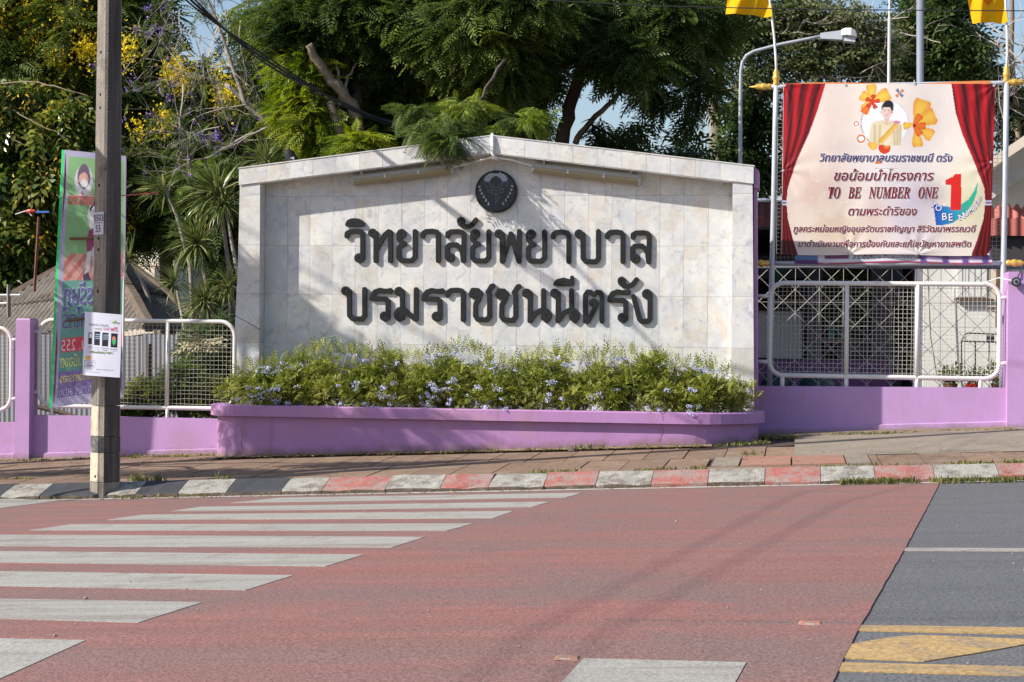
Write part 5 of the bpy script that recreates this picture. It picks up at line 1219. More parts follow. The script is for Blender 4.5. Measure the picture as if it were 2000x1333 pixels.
# right slope in two overlapping courses, left slope in two
for (E1, E2, ribs) in ((e_mid, e_r, 20), (e_l, e_mid, 46)):
    m1, m2 = lerp(ap, E1, .56), lerp(ap, E2, .56)
    def tri(name, a, b, c, d, ribs, dz):
        a, b, c, d = [np.array(q)+np.array([0, -dz*.4, dz]) for q in (a, b, c, d)]
        return corr(name, a, b, c, d, M['roof_sheet'], hut, ribs, .016)
    # keep ribs parallel by cutting the triangle into vertical strips
    down = ((E1+E2)/2-ap); n = ribs*4; v = []; f = []; nrm = np.cross(E2-E1, down); nrm /= np.linalg.norm(nrm); nrm *= np.sign(nrm[2])
    for layer, (t0, t1, dz) in enumerate(((0, .60, .035), (.56, 1.0, 0))):
        v = []; f = []
        for i in range(n+1):
            s = i/n; foot = E1+(E2-E1)*s
            tt = 1-abs(2*s-1)                                        # how far up this rib reaches
            topq = foot-down*tt
            # clip to the course
            lo = max(1-tt, t0); hi = t1
            if hi < lo: hi = lo
            pa = foot-down*(1-lo); pb = foot-down*(1-hi); o_ = nrm*(.026*sin(s*ribs*2*pi)+dz)
            v += [pa+o_, pb+o_, pa+o_-nrm*.008, pb+o_-nrm*.008]
        for i in range(n): b = 4*i; f += [(b, b+1, b+5, b+4), (b+2, b+6, b+7, b+3), (b+1, b+3, b+7, b+5)]
        mk('roof_sheet', v, f, M['roof_sheet'], hut, smooth=True)
for E_, rr in ((e_mid, .10), (e_r, .085), (e_l, .09)):
    p0, p1 = ap+np.array([0, 0, .02]), np.array(E_)+np.array([0, 0, .02])
    MB().tube([p0+(p1-p0)*k/8+np.array([0, 0, random.gauss(0, .01)]) for k in range(9)], rr, 6).mk('ridge_cap', M['ridge'], hut)
MB().hexa([e_l+np.array([.2, .2, -1.6]), e_mid+np.array([-.1, .35, -1.6]), e_r+np.array([-.3, .1, -1.6]), np.array(e_r)+np.array([-2.5, 2, -1.6])], [e_l+np.array([.2, .2, -.08]), e_mid+np.array([-.1, .35, -.08]), e_r+np.array([-.3, .1, -.08]), np.array(e_r)+np.array([-2.5, 2, -.08])]).mk('hut_body', M['dark_room'], hut)
tf_ = thing('tin_fence', P(200, 820, 22.2), 'grey corrugated tin sheets standing behind the left wire fence', 'tin fence')
us = [-330, -250, -170, -90, -10, 62, 130, 205, 278, 345]
for i in range(len(us)-1):
    Y = 22.2+.012*(i % 2); corr('tin_sheet', P(us[i], 655+random.uniform(-3, 2), Y), P(us[i+1]+4, 655+random.uniform(-3, 2), Y), P(us[i+1]+4, 850, Y), P(us[i], 850, Y), M['tin'], tf_, 8, .0055)
MB().tube([P(292, 672, 22.0), P(291, 760, 22.0), P(290, 850, 22.0)], .03, 6).mk('stake', M['bark_dark'], tf_)
MB().tube([P(60, 792, 22.05), P(120, 806, 22.05), P(165, 822, 22.0)], .035, 6).mk('stake', M['bark_dark'], tf_)
lh = thing('white_building', P(150, 700, 42), 'white building half hidden behind the trees on the left', 'building')
pbox('front_wall', -150, 138, 330, 640, 42, 6, 'white_wall', lh); pbox('band', -150, 508, 340, 520, 41.9, .3, 'cream_wall', lh); pbox('lower_wall', -150, 520, 300, 700, 41.8, .2, 'cream_wall', lh)
for u in (10, 90, 170, 250): f_ = pbox('window', u, 230, u+46, 330, 41.95, .04, 'glass_dark', lh); pbox('sill', u-4, 330, u+50, 334, 41.85, .14, 'white_wall', f_); pbox('mullion', u+22, 230, u+25, 330, 41.9, .045, 'white_paint', f_); pbox('frame', u-3, 227, u+49, 230, 41.9, .09, 'white_paint', f_)
pbox('roof_slab', -170, 128, 345, 140, 41.6, 7, 'grey_wall', lh)
pr = thing('pipe_rail', P(10, 590, 24), 'short white pipe rail in front of the hut roof at the left edge', 'rail')
MB().tube([P(-40, 577, 24), P(40, 577, 24)], .02, 6).mk('pipe', M['white_paint'], pr); MB().tube([P(-40, 594, 24), P(14, 593, 24)], .02, 6).mk('pipe', M['white_paint'], pr); MB().tube([P(17, 556, 24), P(17, 620, 24)], .03, 6).mk('upright', M['concrete_pole'], pr)
wv = thing('wind_vane', P(68, 560, 24.5), 'rusty pole with a little red and blue toy plane vane left of the hanging banner', 'wind vane')
MB().tube([P(76, 424, 24.5), P(72, 490, 24.5), P(67, 570, 24.5)], .022, 6).mk('pole', M['rust'], wv)
MB().lathe(P(60, 413, 24.5), [(.005, -.08), (.03, -.05), (.035, 0), (.02, .07)], axis='x', n=8).mk('body', M['red_plastic'], wv); 
MB().box(*[P(70, 412, 24.5)[0], P(96, 412, 24.5)[0]], 24.49, 24.51, P(80, 416, 24.5)[2], P(80, 412.5, 24.5)[2]).mk('tail', M['blue_plastic'], wv)
for a, b in (((30, 419), (51, 412)), ((53, 412), (62, 422))): MB().tube([P(*a, 24.5), P(*b, 24.5)], .01, 5).mk('blade', M['white_paint'], wv)

# ------------------------------------------------------------------ dracaenas, shrubs
def dracaena(u, v_, Y, stem, R_, lab, nl=60, lean=(-.3, 0, .5), bias=.3):
    c = P(u, v_, Y); t = thing('dracaena', P(stem[-1][0], stem[-1][1], Y), lab, 'dracaena', 'dracaenas between hut and sign')
    MB().tube([P(a, b, Y) for a, b in stem], [.018+.007*i for i in range(len(stem))], 7).mk('stem', M['bark_grey'], t, smooth=True)
    tv = np.array([(0, .022, 0), (0, -.022, 0), (.4, .03, .05), (.4, -.03, .05), (.75, .02, 0), (.75, -.02, 0), (1, .002, -.13), (1, -.002, -.13)]); tfc = np.array([(0, 1, 3, 2), (2, 3, 5, 4), (4, 5, 7, 6)])
    d = unit(rng.normal(size=(nl, 3))+np.array(lean)*bias*3); sc_ = R_*(.75+.4*rng.random(nl))*Y/FPX
    pos = c+d*.03; 
    o = scatter('leaves', tv, tfc, pos, d, np.array([0, 0, 1.])+rng.normal(0, .3, (nl, 3)), sc_, M['dracaena'], t, kind='stuff')
dracaena(322, 372, 22.9, [(325, 375), (345, 420), (372, 520), (380, 650)], 62, 'dracaena head nearest the power pole with pale spiky leaves', 90, (-1.2, -.4, .4))
dracaena(428, 382, 22.6, [(428, 385), (436, 440), (452, 560), (458, 660)], 84, 'tall large dracaena head just left of the marble sign', 170, (-.8, -.4, .5))
dracaena(438, 398, 22.4, [(440, 400), (452, 470), (470, 560), (476, 640)], 60, 'second smaller dracaena head close to the marble sign edge', 80, (-.3, -.4, -.2))
dracaena(385, 478, 22.4, [(388, 482), (400, 540), (410, 620), (412, 700)], 72, 'middle dracaena head above the hut roof right slope', 140, (-.5, -.5, .2))
dracaena(252, 508, 24.5, [(255, 512), (275, 545), (290, 580), (300, 640)], 60, 'dracaena head half hidden behind the power pole', 90, (-.8, -.3, .5))
dracaena(400, 592, 22.3, [(402, 595), (410, 660), (412, 760)], 62, 'low dracaena head right above the left fence rail', 130, (-.2, -.5, .2))
dracaena(448, 560, 22.3, [(448, 565), (450, 660), (452, 760)], 50, 'lowest dracaena head hard against the marble sign', 90, (-.2, -.5, .3))
dracaena(520, 318, 22.8, [(522, 322), (526, 400), (530, 500)], 60, 'dracaena tips rising behind the left shoulder of the sign', 90, (-.6, -.3, .6))
dracaena(340, 555, 22.5, [(345, 560), (360, 640), (372, 760)], 45, 'small dracaena head over the eave of the hut', 70, (-.3, -.5, .3))
def shrub(name, blobs, m, lab, cat='shrub', tmpl=SPR, per=10, size=.16, spread=.05, base=None, **k):
    c = P(blobs[0][0], blobs[0][1]+blobs[0][3]*1.2, blobs[0][4]) if base is None else base
    t = thing(name, c, lab, cat); crown('foliage', blobs, m, t, tmpl, per, size, spread, **k)
    mb = MB()
    for b in blobs[:3]:
        p0 = Vector(c); p1 = Vector(P(b[0], b[1], b[4])); mb.tube([p0, p0.lerp(p1, .5)+Vector((.03, 0, .05)), p1], [.02, .014, .008], 5)
    mb.mk('stems', M['bark_dark'], t); return t
shrub('leafy_shrub', [(280, 785, 50, 40, 21.1, .3, 130), (350, 760, 40, 50, 21.2, .3, 120), (400, 775, 40, 45, 21.2, .3, 120), (245, 800, 30, 22, 21.0, .25, 50)], M['leaf_yel'], 'bright green leafy shrub climbing behind the left wire fence', size=.13)
shrub('dark_shrub', [(430, 700, 40, 90, 21.9, .3, 190), (395, 690, 40, 60, 22.1, .3, 100)], M['leaf_green'], 'dark shrub in the corner between wire fence and marble sign', size=.17)
shrub('hanging_dry_leaf', [(392, 672, 14, 12, 21.0, .08, 7)], M['straw'], 'withered brown palm leaf hanging behind the left wire fence', 'leaf', per=6, size=.18)
shrub('yard_shrub', [(1658, 590, 18, 60, 26.4, .3, 90), (1655, 540, 16, 25, 26.2, .3, 40), (1745, 640, 10, 60, 28, .3, 50)], M['leaf_green'], 'dark potted greenery between the gate house columns', size=.16)
shrub('yard_bush', [(1745, 540, 20, 25, 34, .6, 60)], M['leaf_yel'], 'sunlit green bush glimpsed between gate house columns', size=.3)

# ------------------------------------------------------------------ the trees behind
def tree(lab, base, name='tree', cat='tree'): return thing(name, base, lab, cat)
# 1 left big-leaved tree with yellowing leaves
t = tree('broad-leaved tree with yellowing leaves at the far left behind the hut', P(-60, 640, 28))
limb([(-60, 660, 28), (-70, 400, 28), (-60, 100, 28)], .16, .10, M['bark'], t, 'trunk')
for pts in ([(-60, 170, 27.5), (60, 160, 27), (120, 172, 26.6), (178, 192, 26.5)], [(-60, 240, 27.5), (10, 210, 27), (70, 240, 26.6), (140, 275, 26.5)], [(-60, 250, 27.5), (0, 262, 27), (50, 285, 26.6)]):
    limb(pts, .016, .004, M['bark'], t)
crown('crown', [(60, 250, 130, 60, 27.6, .8, 150), (90, 340, 110, 50, 27.6, .8, 220), (50, 430, 100, 60, 27.6, .8, 220), (20, 505, 90, 30, 27.8, .7, 90), (20, 170, 90, 30, 27.6, .8, 50), (150, 230, 50, 60, 27.4, .5, 90), (-40, 350, 80, 160, 27.6, .8, 150)], M['leaf_yel'], t, SPR, 7, .36, .10, droop=.9, up=.1, sizevar=.45)

crown('yellow_leaves', [(60, 200, 130, 50, 26.9, .3, 26), (90, 330, 100, 70, 26.8, .3, 22), (40, 470, 80, 40, 26.8, .3, 16)], M['blossom_y2'], t, LEAF, 4, .085, .16, droop=.7, up=0)
# 2 golden shower
t = tree('golden shower tree with hanging yellow blossom at the upper left', P(120, 640, 30))
limb([(120, 680, 30), (130, 300, 30), (110, -50, 30)], .14, .08, M['bark_dark'], t, 'trunk')
crown('crown', [(70, 20, 110, 90, 29, 1.2, 190), (180, 60, 110, 100, 29, 1.2, 200), (60, 120, 80, 60, 29, 1.2, 110), (250, 20, 70, 70, 29.5, 1.2, 60), (240, 160, 70, 80, 29.5, 1.0, 90)], M['feather'], t, FR, 8, .55, .2, droop=.5)
def blossoms(name, blobs, m, parent, per=60, size=.035, elong=(.10, .10, .2)):
    cl = np.concatenate([blob_pts(*b) for b in blobs]); n = len(cl)*per; c = np.repeat(cl, per, 0)
    pos = c+rng.normal(size=(n, 3))*np.array(elong); return scatter(name, *PET, pos, rng.normal(size=(n, 3)), rng.normal(size=(n, 3)), size*(.6+.8*rng.random(n)), m, parent)
blossoms('blossom', [(140, 30, 110, 60, 28.2, .6, 34), (130, 100, 70, 30, 28.1, .5, 18), (165, 100, 14, 15, 27.7, .2, 7), (60, 60, 60, 50, 28.2, .5, 16), (250, 90, 14, 14, 27.5, .3, 6), (10, 20, 40, 30, 28, .4, 6), (70, 400, 60, 90, 28.6, .5, 10)], M['blossom_y'], t, 45, .05, (.09, .09, .15))
# 3 green mass and second golden shower further right
t = tree('dark green tree behind the dracaenas with a few yellow blossom clusters', P(330, 660, 31))
limb([(330, 680, 31), (320, 400, 31), (340, 100, 31)], .16, .10, M['bark_dark'], t, 'trunk')
crown('crown', [(290, 200, 90, 130, 30, 1.2, 170), (400, 250, 110, 120, 30, 1.2, 200), (300, 370, 90, 90, 29, 1.2, 190), (430, 400, 90, 110, 28.5, 1.2, 190), (500, 200, 80, 110, 30, 1.2, 140), (560, 60, 90, 90, 31, 1.2, 120), (230, 440, 60, 50, 29, 1, 60)], M['feather'], t, FR, 8, .5, .2, droop=.55)
blossoms('blossom', [(345, 150, 22, 26, 28, .4, 12), (440, 190, 24, 20, 28, .4, 8), (325, 235, 14, 16, 28, .3, 5), (260, 400, 22, 70, 28.2, .4, 9), (400, 120, 80, 60, 28.4, .5, 6), (268, 270, 10, 30, 28, .3, 3)], M['blossom_y'], t, 50, .05, (.09, .09, .15))
# 4 jacaranda with nearly bare twigs
t = tree('nearly bare jacaranda with pale twigs and violet blossom left of the sign', P(590, 660, 25.5))
limb([(600, 420, 25.5), (580, 300, 25.5), (540, 255, 25.4), (500, 215, 25.3), (440, 165, 25.3)], .085, .035, M['bark_grey'], t, 'trunk')
limb([(596, 330, 25.4), (570, 290, 25.3), (520, 250, 25.2), (450, 285, 25.1), (400, 310, 25.0)], .05, .015, M['bark_grey'], t)
limb([(600, 330, 25.6), (594, 250, 25.6), (590, 180, 25.6)], .05, .02, M['bark_grey'], t)
limb([(540, 255, 25.3), (480, 205, 25.2), (430, 60, 25.2), (395, -30, 25.2)], .045, .015, M['bark_grey'], t)
mb = MB(); tips = []
for u, v_, du, dv, L_, dp in [(440, 165, -1, -.3, .9, 2), (400, 310, -1, -.1, .8, 2), (430, 60, -.4, -1, .9, 2), (450, 120, -.6, -.8, .9, 2), (480, 205, -1, .3, .8, 2), (500, 60, -.3, -1, .9, 2), (395, 10, -.5, -1, .8, 2), (360, 130, -.6, -.5, .8, 2), (520, 250, -.7, .4, .8, 2), (420, 260, -1, .1, .9, 2), (380, 60, .3, 1, .9, 2), (410, 90, .2, 1, 1.0, 2), (470, 40, .1, 1, 1.0, 2), (340, 180, .1, 1, .8, 2), (440, 20, 0, 1, 1.1, 2), (350, 20, -.1, 1, .9, 2)]:
    [twigs(mb, Vector(P(u+random.gauss(0, 12)*q_, v_+random.gauss(0, 12)*q_, 25.2+random.uniform(-.3, .3))), Vector((du+random.gauss(0, .3)*q_, random.uniform(-.2, .2), -dv)), L_, .012, dp, .3, .05, 4, tips) for q_ in (0, 1)]
mb.mk('twigs', M['twig'], t)
tp = np.array([list(p) for p in random.sample(tips, min(90, len(tips)))]); c = np.repeat(tp, 14, 0)
scatter('blossom', *PET, c+rng.normal(0, .035, c.shape), rng.normal(size=c.shape), rng.normal(size=c.shape), .03*(.6+.8*rng.random(len(c))), M['blossom_v'], t)
tp = np.array([list(p) for p in random.sample(tips, min(300, len(tips)))]); c = np.repeat(tp, 3, 0); d = rng.normal(size=c.shape)
scatter('foliage', *FR, c, d, np.array([0, 0, 1.])+rng.normal(0, .4, c.shape), .17*(.6+.8*rng.random(len(c))), M['feather'], t)
# 5 flame tree behind the left half of the sign: lime lobe, lopped brown limbs
t = tree('feathery tree with lopped brown limbs and lime green fronds behind the sign', P(690, 660, 24.5))
limb([(716, 420, 24.6), (706, 290, 24.6), (690, 215, 24.5), (668, 180, 24.4), (640, 150, 24.3), (618, 118, 24.2), (603, 88, 24.1)], .115, .055, M['bark'], t, 'trunk')
limb([(690, 420, 24.2), (676, 310, 24.2), (660, 250, 24.2), (645, 200, 24.2)], .09, .06, M['bark'], t)
limb([(712, 300, 24.8), (704, 220, 24.9), (692, 160, 25), (700, 60, 25)], .10, .07, M['bark_dark'], t)
limb([(668, 178, 24.4), (661, 150, 24.5), (658, 120, 24.5)], .035, .015, M['bark_grey'], t); limb([(676, 180, 24.5), (680, 150, 24.6), (700, 120, 24.6)], .03, .012, M['bark_grey'], t)
crown('crown', [(590, 60, 60, 70, 25.0, .7, 150), (700, 20, 100, 60, 24.9, .8, 260), (720, 130, 70, 70, 25.6, .7, 170), (640, 60, 80, 60, 25.2, .7, 170), (760, 70, 60, 90, 25.2, .8, 170), (745, 250, 60, 50, 25.4, .6, 120), (620, 250, 60, 60, 25.6, .5, 90)], M['feather'], t, FR, 9, .42, .14, droop=.5)
crown('crown', [(600, 140, 40, 45, 24.6, .4, 65), (605, 220, 50, 38, 24.5, .4, 80), (625, 262, 40, 28, 24.4, .4, 50), (570, 130, 26, 30, 24.6, .3, 26), (590, 190, 34, 30, 24.5, .3, 40), (700, 280, 30, 16, 23.9, .3, 26)], M['feather_lime'], t, FR, 8, .34, .1, droop=.5)
# 6 big dark tree behind the middle
t = tree('huge dark feathery tree whose crown overhangs the middle of the sign', P(1040, 660, 26.5))
limb([(1080, 420, 26.6), (1100, 260, 26.5), (1115, 200, 26.5), (1140, 120, 26.4), (1150, 60, 26.4)], .115, .085, M['bark_dark'], t, 'trunk')
limb([(1120, 280, 26.3), (1150, 240, 26.2), (1200, 195, 26.1), (1225, 165, 26)], .05, .03, M['bark'], t)
limb([(920, 400, 26.6), (915, 250, 26.6), (925, 100, 26.6)], .09, .08, M['bark'], t)
limb([(875, 400, 26.8), (880, 200, 26.8), (870, 120, 26.8)], .05, .05, M['bark'], t)
limb([(1035, 400, 27.5), (1040, 250, 27.5), (1030, 120, 27.5)], .14, .1, M['bark_dark'], t)
limb([(1150, 240, 26.3), (1230, 290, 26.3), (1285, 305, 26.3)], .02, .01, M['bark_dark'], t)
crown('crown', [(830, 30, 90, 70, 24.8, .9, 190), (930, 60, 100, 75, 24.5, .9, 240), (1010, 10, 110, 60, 24.5, .9, 210), (970, 120, 60, 40, 24.6, .7, 130), (830, 140, 60, 60, 26, .7, 130), (1235, 110, 46, 34, 25.2, .6, 34), (1190, 85, 46, 26, 25.4, .6, 30)], M['feather'], t, FR, 9, .46, .15, droop=.6)
crown('crown', [(1120, 20, 130, 60, 26, 1, 280), (1260, 40, 100, 56, 26, 1, 190), (1350, 40, 66, 60, 26.2, 1, 110), (1030, 120, 50, 60, 27, .9, 70), (1260, 120, 60, 22, 26, .8, 14), (1370, 165, 40, 46, 26.2, .8, 12), (940, 190, 90, 70, 27.4, .9, 150), (850, 230, 80, 60, 27.4, .8, 110), (1000, 230, 44, 50, 27.2, .8, 60)], M['feather_dark'], t, FR, 9, .46, .16, droop=.7)
crown('crown', [(1180, 250, 22, 46, 26.4, .5, 12), (1230, 255, 24, 34, 26.4, .5, 6), (1250, 290, 20, 12, 26.4, .4, 5), (1210, 285, 20, 14, 26.4, .4, 5), (1345, 225, 30, 30, 26.2, .5, 5), (1285, 175, 36, 20, 26.4, .5, 8)], M['feather_dark'], t, FR2, 7, .34, .12, droop=1.1)
# spray hanging over the coping
limb([(985, 120, 23.0), (940, 190, 21.8), (900, 225, 21.0), (875, 255, 20.6)], .02, .008, M['bark_dark'], t)
crown('crown', [(905, 212, 40, 16, 21.2, .25, 22), (884, 245, 28, 18, 20.85, .12, 18), (878, 270, 20, 12, 20.55, .05, 8), (850, 262, 26, 12, 20.7, .12, 12), (820, 250, 20, 10, 21.1, .1, 9), (810, 210, 26, 12, 21.6, .2, 12), (1010, 240, 40, 20, 22, .3, 20)], M['feather'], t, FR, 7, .26, .07, droop=.8)
crown('crown', [(915, 205, 30, 14, 21.0, .2, 12), (1045, 225, 30, 20, 21.8, .25, 10)], M['feather_lime'], t, FR, 6, .24, .07, droop=.6)
# 7 right-hand trees
t = tree('grey green broad-leaved tree with pale branches behind the street lamp', P(1410, 660, 29))
limb([(1405, 420, 29), (1400, 300, 29), (1392, 200, 29), (1410, 110, 29), (1440, 40, 29)], .13, .07, M['bark_grey'], t, 'trunk')
for pts in ([(1410, 110, 29), (1480, 60, 28.8), (1540, 10, 28.6)], [(1395, 190, 28.8), (1450, 165, 28.6), (1540, 160, 28.4), (1620, 130, 28.3)], [(1540, 160, 28.4), (1600, 190, 28.3), (1650, 220, 28.3)], [(1560, 150, 28.3), (1610, 148, 28.2), (1660, 165, 28.2)], [(1440, 180, 28.6), (1500, 178, 28.5), (1530, 170, 28.4)], [(1420, 90, 28.6), (1470, 110, 28.5), (1560, 95, 28.4), (1640, 70, 28.3)]): limb(pts, .04, .012, M['bark_grey'], t)
mb = MB(); tips = []
for _ in range(26): twigs(mb, Vector(P(random.uniform(1440, 1760), random.uniform(20, 165), 28.3+random.uniform(-.4, .4))), Vector((random.uniform(-.2, 1), random.uniform(-.3, .3), random.uniform(-.3, .5))), .7, .012, 2, .3, 0, 2, tips)
mb.mk('twigs', M['twig'], t)
crown('crown', [(1460, 60, 60, 60, 28.6, .9, 60), (1560, 40, 80, 60, 28.8, .9, 100), (1650, 60, 70, 50, 28.8, .9, 75), (1590, 120, 60, 30, 28.4, .7, 46), (1470, 150, 40, 40, 28.5, .7, 30), (1700, 110, 50, 50, 29, .9, 66), (1430, 20, 50, 50, 28.6, .9, 40)], M['leaf_grey'], t, SPR, 8, .26, .12, droop=.4)
crown('crown', [(1455, 220, 26, 50, 28.8, .7, 40), (1485, 335, 28, 34, 29, .7, 46), (1440, 290, 24, 30, 29, .6, 26), (1350, 300, 30, 18, 28, .4, 22), (1500, 240, 18, 30, 28.8, .4, 24)], M['leaf_green'], t, SPR, 8, .28, .12, droop=.5)
t = tree('dense green tree behind the grey mast above the banner', P(1830, 660, 31))
limb([(1830, 700, 31), (1835, 300, 31), (1840, 100, 31)], .15, .08, M['bark_dark'], t, 'trunk')
mb = MB()
for _ in range(18): twigs(mb, Vector(P(random.uniform(1760, 1900), random.uniform(60, 170), 30.2)), Vector((random.uniform(-1, 1), random.uniform(-.3, .3), random.uniform(-.2, .7))), .9, .014, 2, .3, 0, 2)
mb.mk('twigs', M['bark_dark'], t)
crown('crown', [(1820, 60, 60, 60, 30.4, 1, 100), (1870, 110, 50, 50, 30.4, 1, 80), (1790, 130, 60, 40, 30.6, .9, 70), (1840, 150, 60, 25, 30.5, .9, 60), (1900, 150, 30, 25, 30.4, .8, 24), (1840, 10, 50, 40, 30.6, .9, 90)], M['leaf_green'], t, SPR, 8, .30, .13, droop=.4)
t = tree('thin leafless tree with brown twigs at the upper right edge', P(1985, 660, 30))
limb([(1985, 700, 30), (1990, 300, 30), (1975, 100, 30), (1980, -30, 30)], .07, .03, M['bark'], t, 'trunk')
mb = MB()
for _ in range(34): twigs(mb, Vector(P(random.uniform(1940, 2030), random.uniform(40, 250), 29.8+random.uniform(-.5, .5))), Vector((random.uniform(-1, 1), random.uniform(-.4, .4), random.uniform(-.2, 1))), .8, .013, 3, .3, 0, 2)
mb.mk('twigs', M['twig'], t)
crown('crown', [(1985, 230, 30, 60, 30.4, .6, 70), (1955, 180, 16, 30, 30.4, .6, 30)], M['leaf_grey'], t, SPR, 8, .22, .12, droop=.4)
# thicket closing the lower gaps far behind
t = thing('far_thicket', P(900, 600, 46), 'far dark thicket closing the view behind the garden trees', 'thicket'); 
o = crown('foliage', [(x_, 420, 170, 140, 46, 1.5, 90) for x_ in (-50, 250, 550, 760)]+[(x_, 500, 200, 80, 50, 1.5, 60) for x_ in (1150, 1500, 1850, 2300, 2700)], M['feather_dark'], t, FR2, 8, 1.2, .5, droop=.5); t['kind'] = 'stuff'; o['kind'] = 'stuff'

# ------------------------------------------------------------------ canister behind the sign
fl = thing('black_canister', P(570, 330, 21.6), 'black rounded canister with white letters tilted behind the left coping', 'canister')
a, b = np.array(P(562, 296, 21.6)), np.array(P(588, 350, 21.6)); ax = (b-a); L_ = np.linalg.norm(ax)
pts = [a+ax*k for k in (-.06, 0, .06, .15, .6, 1.0)]
MB().tube(pts, [.03, .052, .066, .074, .078, .078], 16).mk('canister_body', M['letter'], fl, smooth=True)
MB().tube([b-ax*.1, b+np.array([.1, .0, -.5])], .03, 8).mk('arm', M['black_iron'], fl)
an = math.atan2(ax[2], ax[0])
for i, ch in enumerate('PSI'):
    co, fc = text_mesh(ch); c0 = (co[:, :2].min(0)+co[:, :2].max(0))/2; cc = a+ax*(.32+.26*i)+np.array([.028, -.076, .012])
    vv = [(cc[0]+(x_*cos(-1.15)-y_*sin(-1.15))*.075, cc[1], cc[2]+(x_*sin(-1.15)+y_*cos(-1.15))*.075) for x_, y_ in (co[:, :2]-c0)]; mk('lettering', vv, fc, M['white_paint'], fl)

# ------------------------------------------------------------------ power pole with plate, leaflet, hanging banners
YPp = 16.32
pb = P(205, 975, YPp); px0 = pb[0]
pole = thing('power_pole', (px0, YPp, ground(px0, YPp)-.0), 'square weathered concrete power pole with black and white painted foot', 'power pole')
ROT = radians(-35)
def pole_ring(z, s):
    # square turned about its axis, slightly leaning
    cx_ = P(205, 975, YPp)[0]+(z-pb[2])*(-.0008); out = []
    for k in range(4):
        a = ROT+pi/4+k*pi/2; out.append((cx_+s*.7071*cos(a), YPp+s*.7071*sin(a), z))
    return out
def psize(z): return .228-.0088*(z-pb[2])
zz = lambda v_: P(205, v_, YPp)[2]
def pole_part(name, v0, v1, m, grow=0):
    n = max(1, int(abs(v1-v0)/60)); zs = [zz(v0+(v1-v0)*i/n) for i in range(n+1)]; v = []; f = []
    c = .022
    for z in zs:
        R4 = pole_ring(z, psize(z)+grow)
        for k in range(4):
            p, q = np.array(R4[k]), np.array(R4[(k+1) % 4]); d = unit(q-p); v += [tuple(p+d*c), tuple(q-d*c)]
    for i in range(len(zs)-1):
        for k in range(8): l = (k+1) % 8; f.append((i*8+k, (i+1)*8+k, (i+1)*8+l, i*8+l))
    nf = len(f); f.append(tuple(range(8))); f.append(tuple(range(len(zs)*8-1, len(zs)*8-9, -1)))
    o = mk(name, v, f, [m, M['pole_stain_shade']], pole)
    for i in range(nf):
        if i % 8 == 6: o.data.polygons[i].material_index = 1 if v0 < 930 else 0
    return o
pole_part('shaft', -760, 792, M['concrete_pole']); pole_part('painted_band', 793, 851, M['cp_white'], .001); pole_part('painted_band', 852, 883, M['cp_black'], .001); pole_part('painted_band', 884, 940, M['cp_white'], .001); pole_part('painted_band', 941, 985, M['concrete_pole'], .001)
# front-left face frame: normal n1, tangent t1
R4 = pole_ring(zz(500), psize(zz(500)))
cand = []
for k in range(4):
    p, q = np.array(R4[k]), np.array(R4[(k+1) % 4]); mid = (p+q)/2; nrm = mid-np.array([R4[0][0]+R4[2][0], R4[0][1]+R4[2][1], 2*mid[2]])/2; nrm = unit(nrm); cand.append((nrm, mid, p, q))
facing = sorted([c_ for c_ in cand if c_[0][1] < -.1], key=lambda c_: c_[0][0]); FL = facing[0]; FRr = facing[-1]
def on_face(Fc, s, v_, lift=0.0):
    "s in -1..1 across the face"
    z = zz(v_); R_ = pole_ring(z, psize(z)); nrm = Fc[0]; cc = (np.array(R_[0])+np.array(R_[2]))/2
    tdir = np.array([-nrm[1], nrm[0], 0]); tdir = tdir if tdir[0] > 0 else -tdir
    return cc+nrm*(psize(z)/2+lift)+tdir*s*psize(z)/2
for v_ in (105, 187, 213, 364, 467, 489, 570, 930):
    c = on_face(FL, 0.0, v_, .0005); n_ = FL[0]
    t1 = np.array([-n_[1], n_[0], 0]); vv = [tuple(c+n_*.002+(t1*cos(2*pi*k/10)+np.array([0, 0, 1])*sin(2*pi*k/10))*.015) for k in range(10)]+[tuple(c-n_*.01+(t1*cos(2*pi*k/10)+np.array([0, 0, 1])*sin(2*pi*k/10))*.015) for k in range(10)]
    mk('bolt_hole', vv, [tuple(range(10)), tuple(range(19, 9, -1))]+[(k, (k+1) % 10, 10+(k+1) % 10, 10+k) for k in range(10)], M['hole'], pole)
npl = thing('number_plate', on_face(FL, 0, 438, .004), 'small white plate numbered 0503 over 55 on the power pole', 'number plate')
def plate_map(a, b, lift=0): return tuple(on_face(FL, -.82+1.74*a, 460-44*b, .005+lift))
grid_print('plate', 14, 14, plate_map, lambda A, B: np.ones(A.shape+(3,))*np.array(lin(205, 205, 215))*(1-.12*np.sin(A*9+B*7)[..., None]**2), M['print'], npl)
bk = pmat(30, 30, 34)
text_on('0503', plate_map, .06, .97, .60, .30, bk, npl, lift=.003); text_on('55', plate_map, .25, .72, .12, .32, bk, npl, lift=.003)
mk('rule', [plate_map(.08, .52, .003), plate_map(.80, .52, .003), plate_map(.80, .545, .003), plate_map(.08, .545, .003)], [(0, 1, 2, 3)], bk, npl)
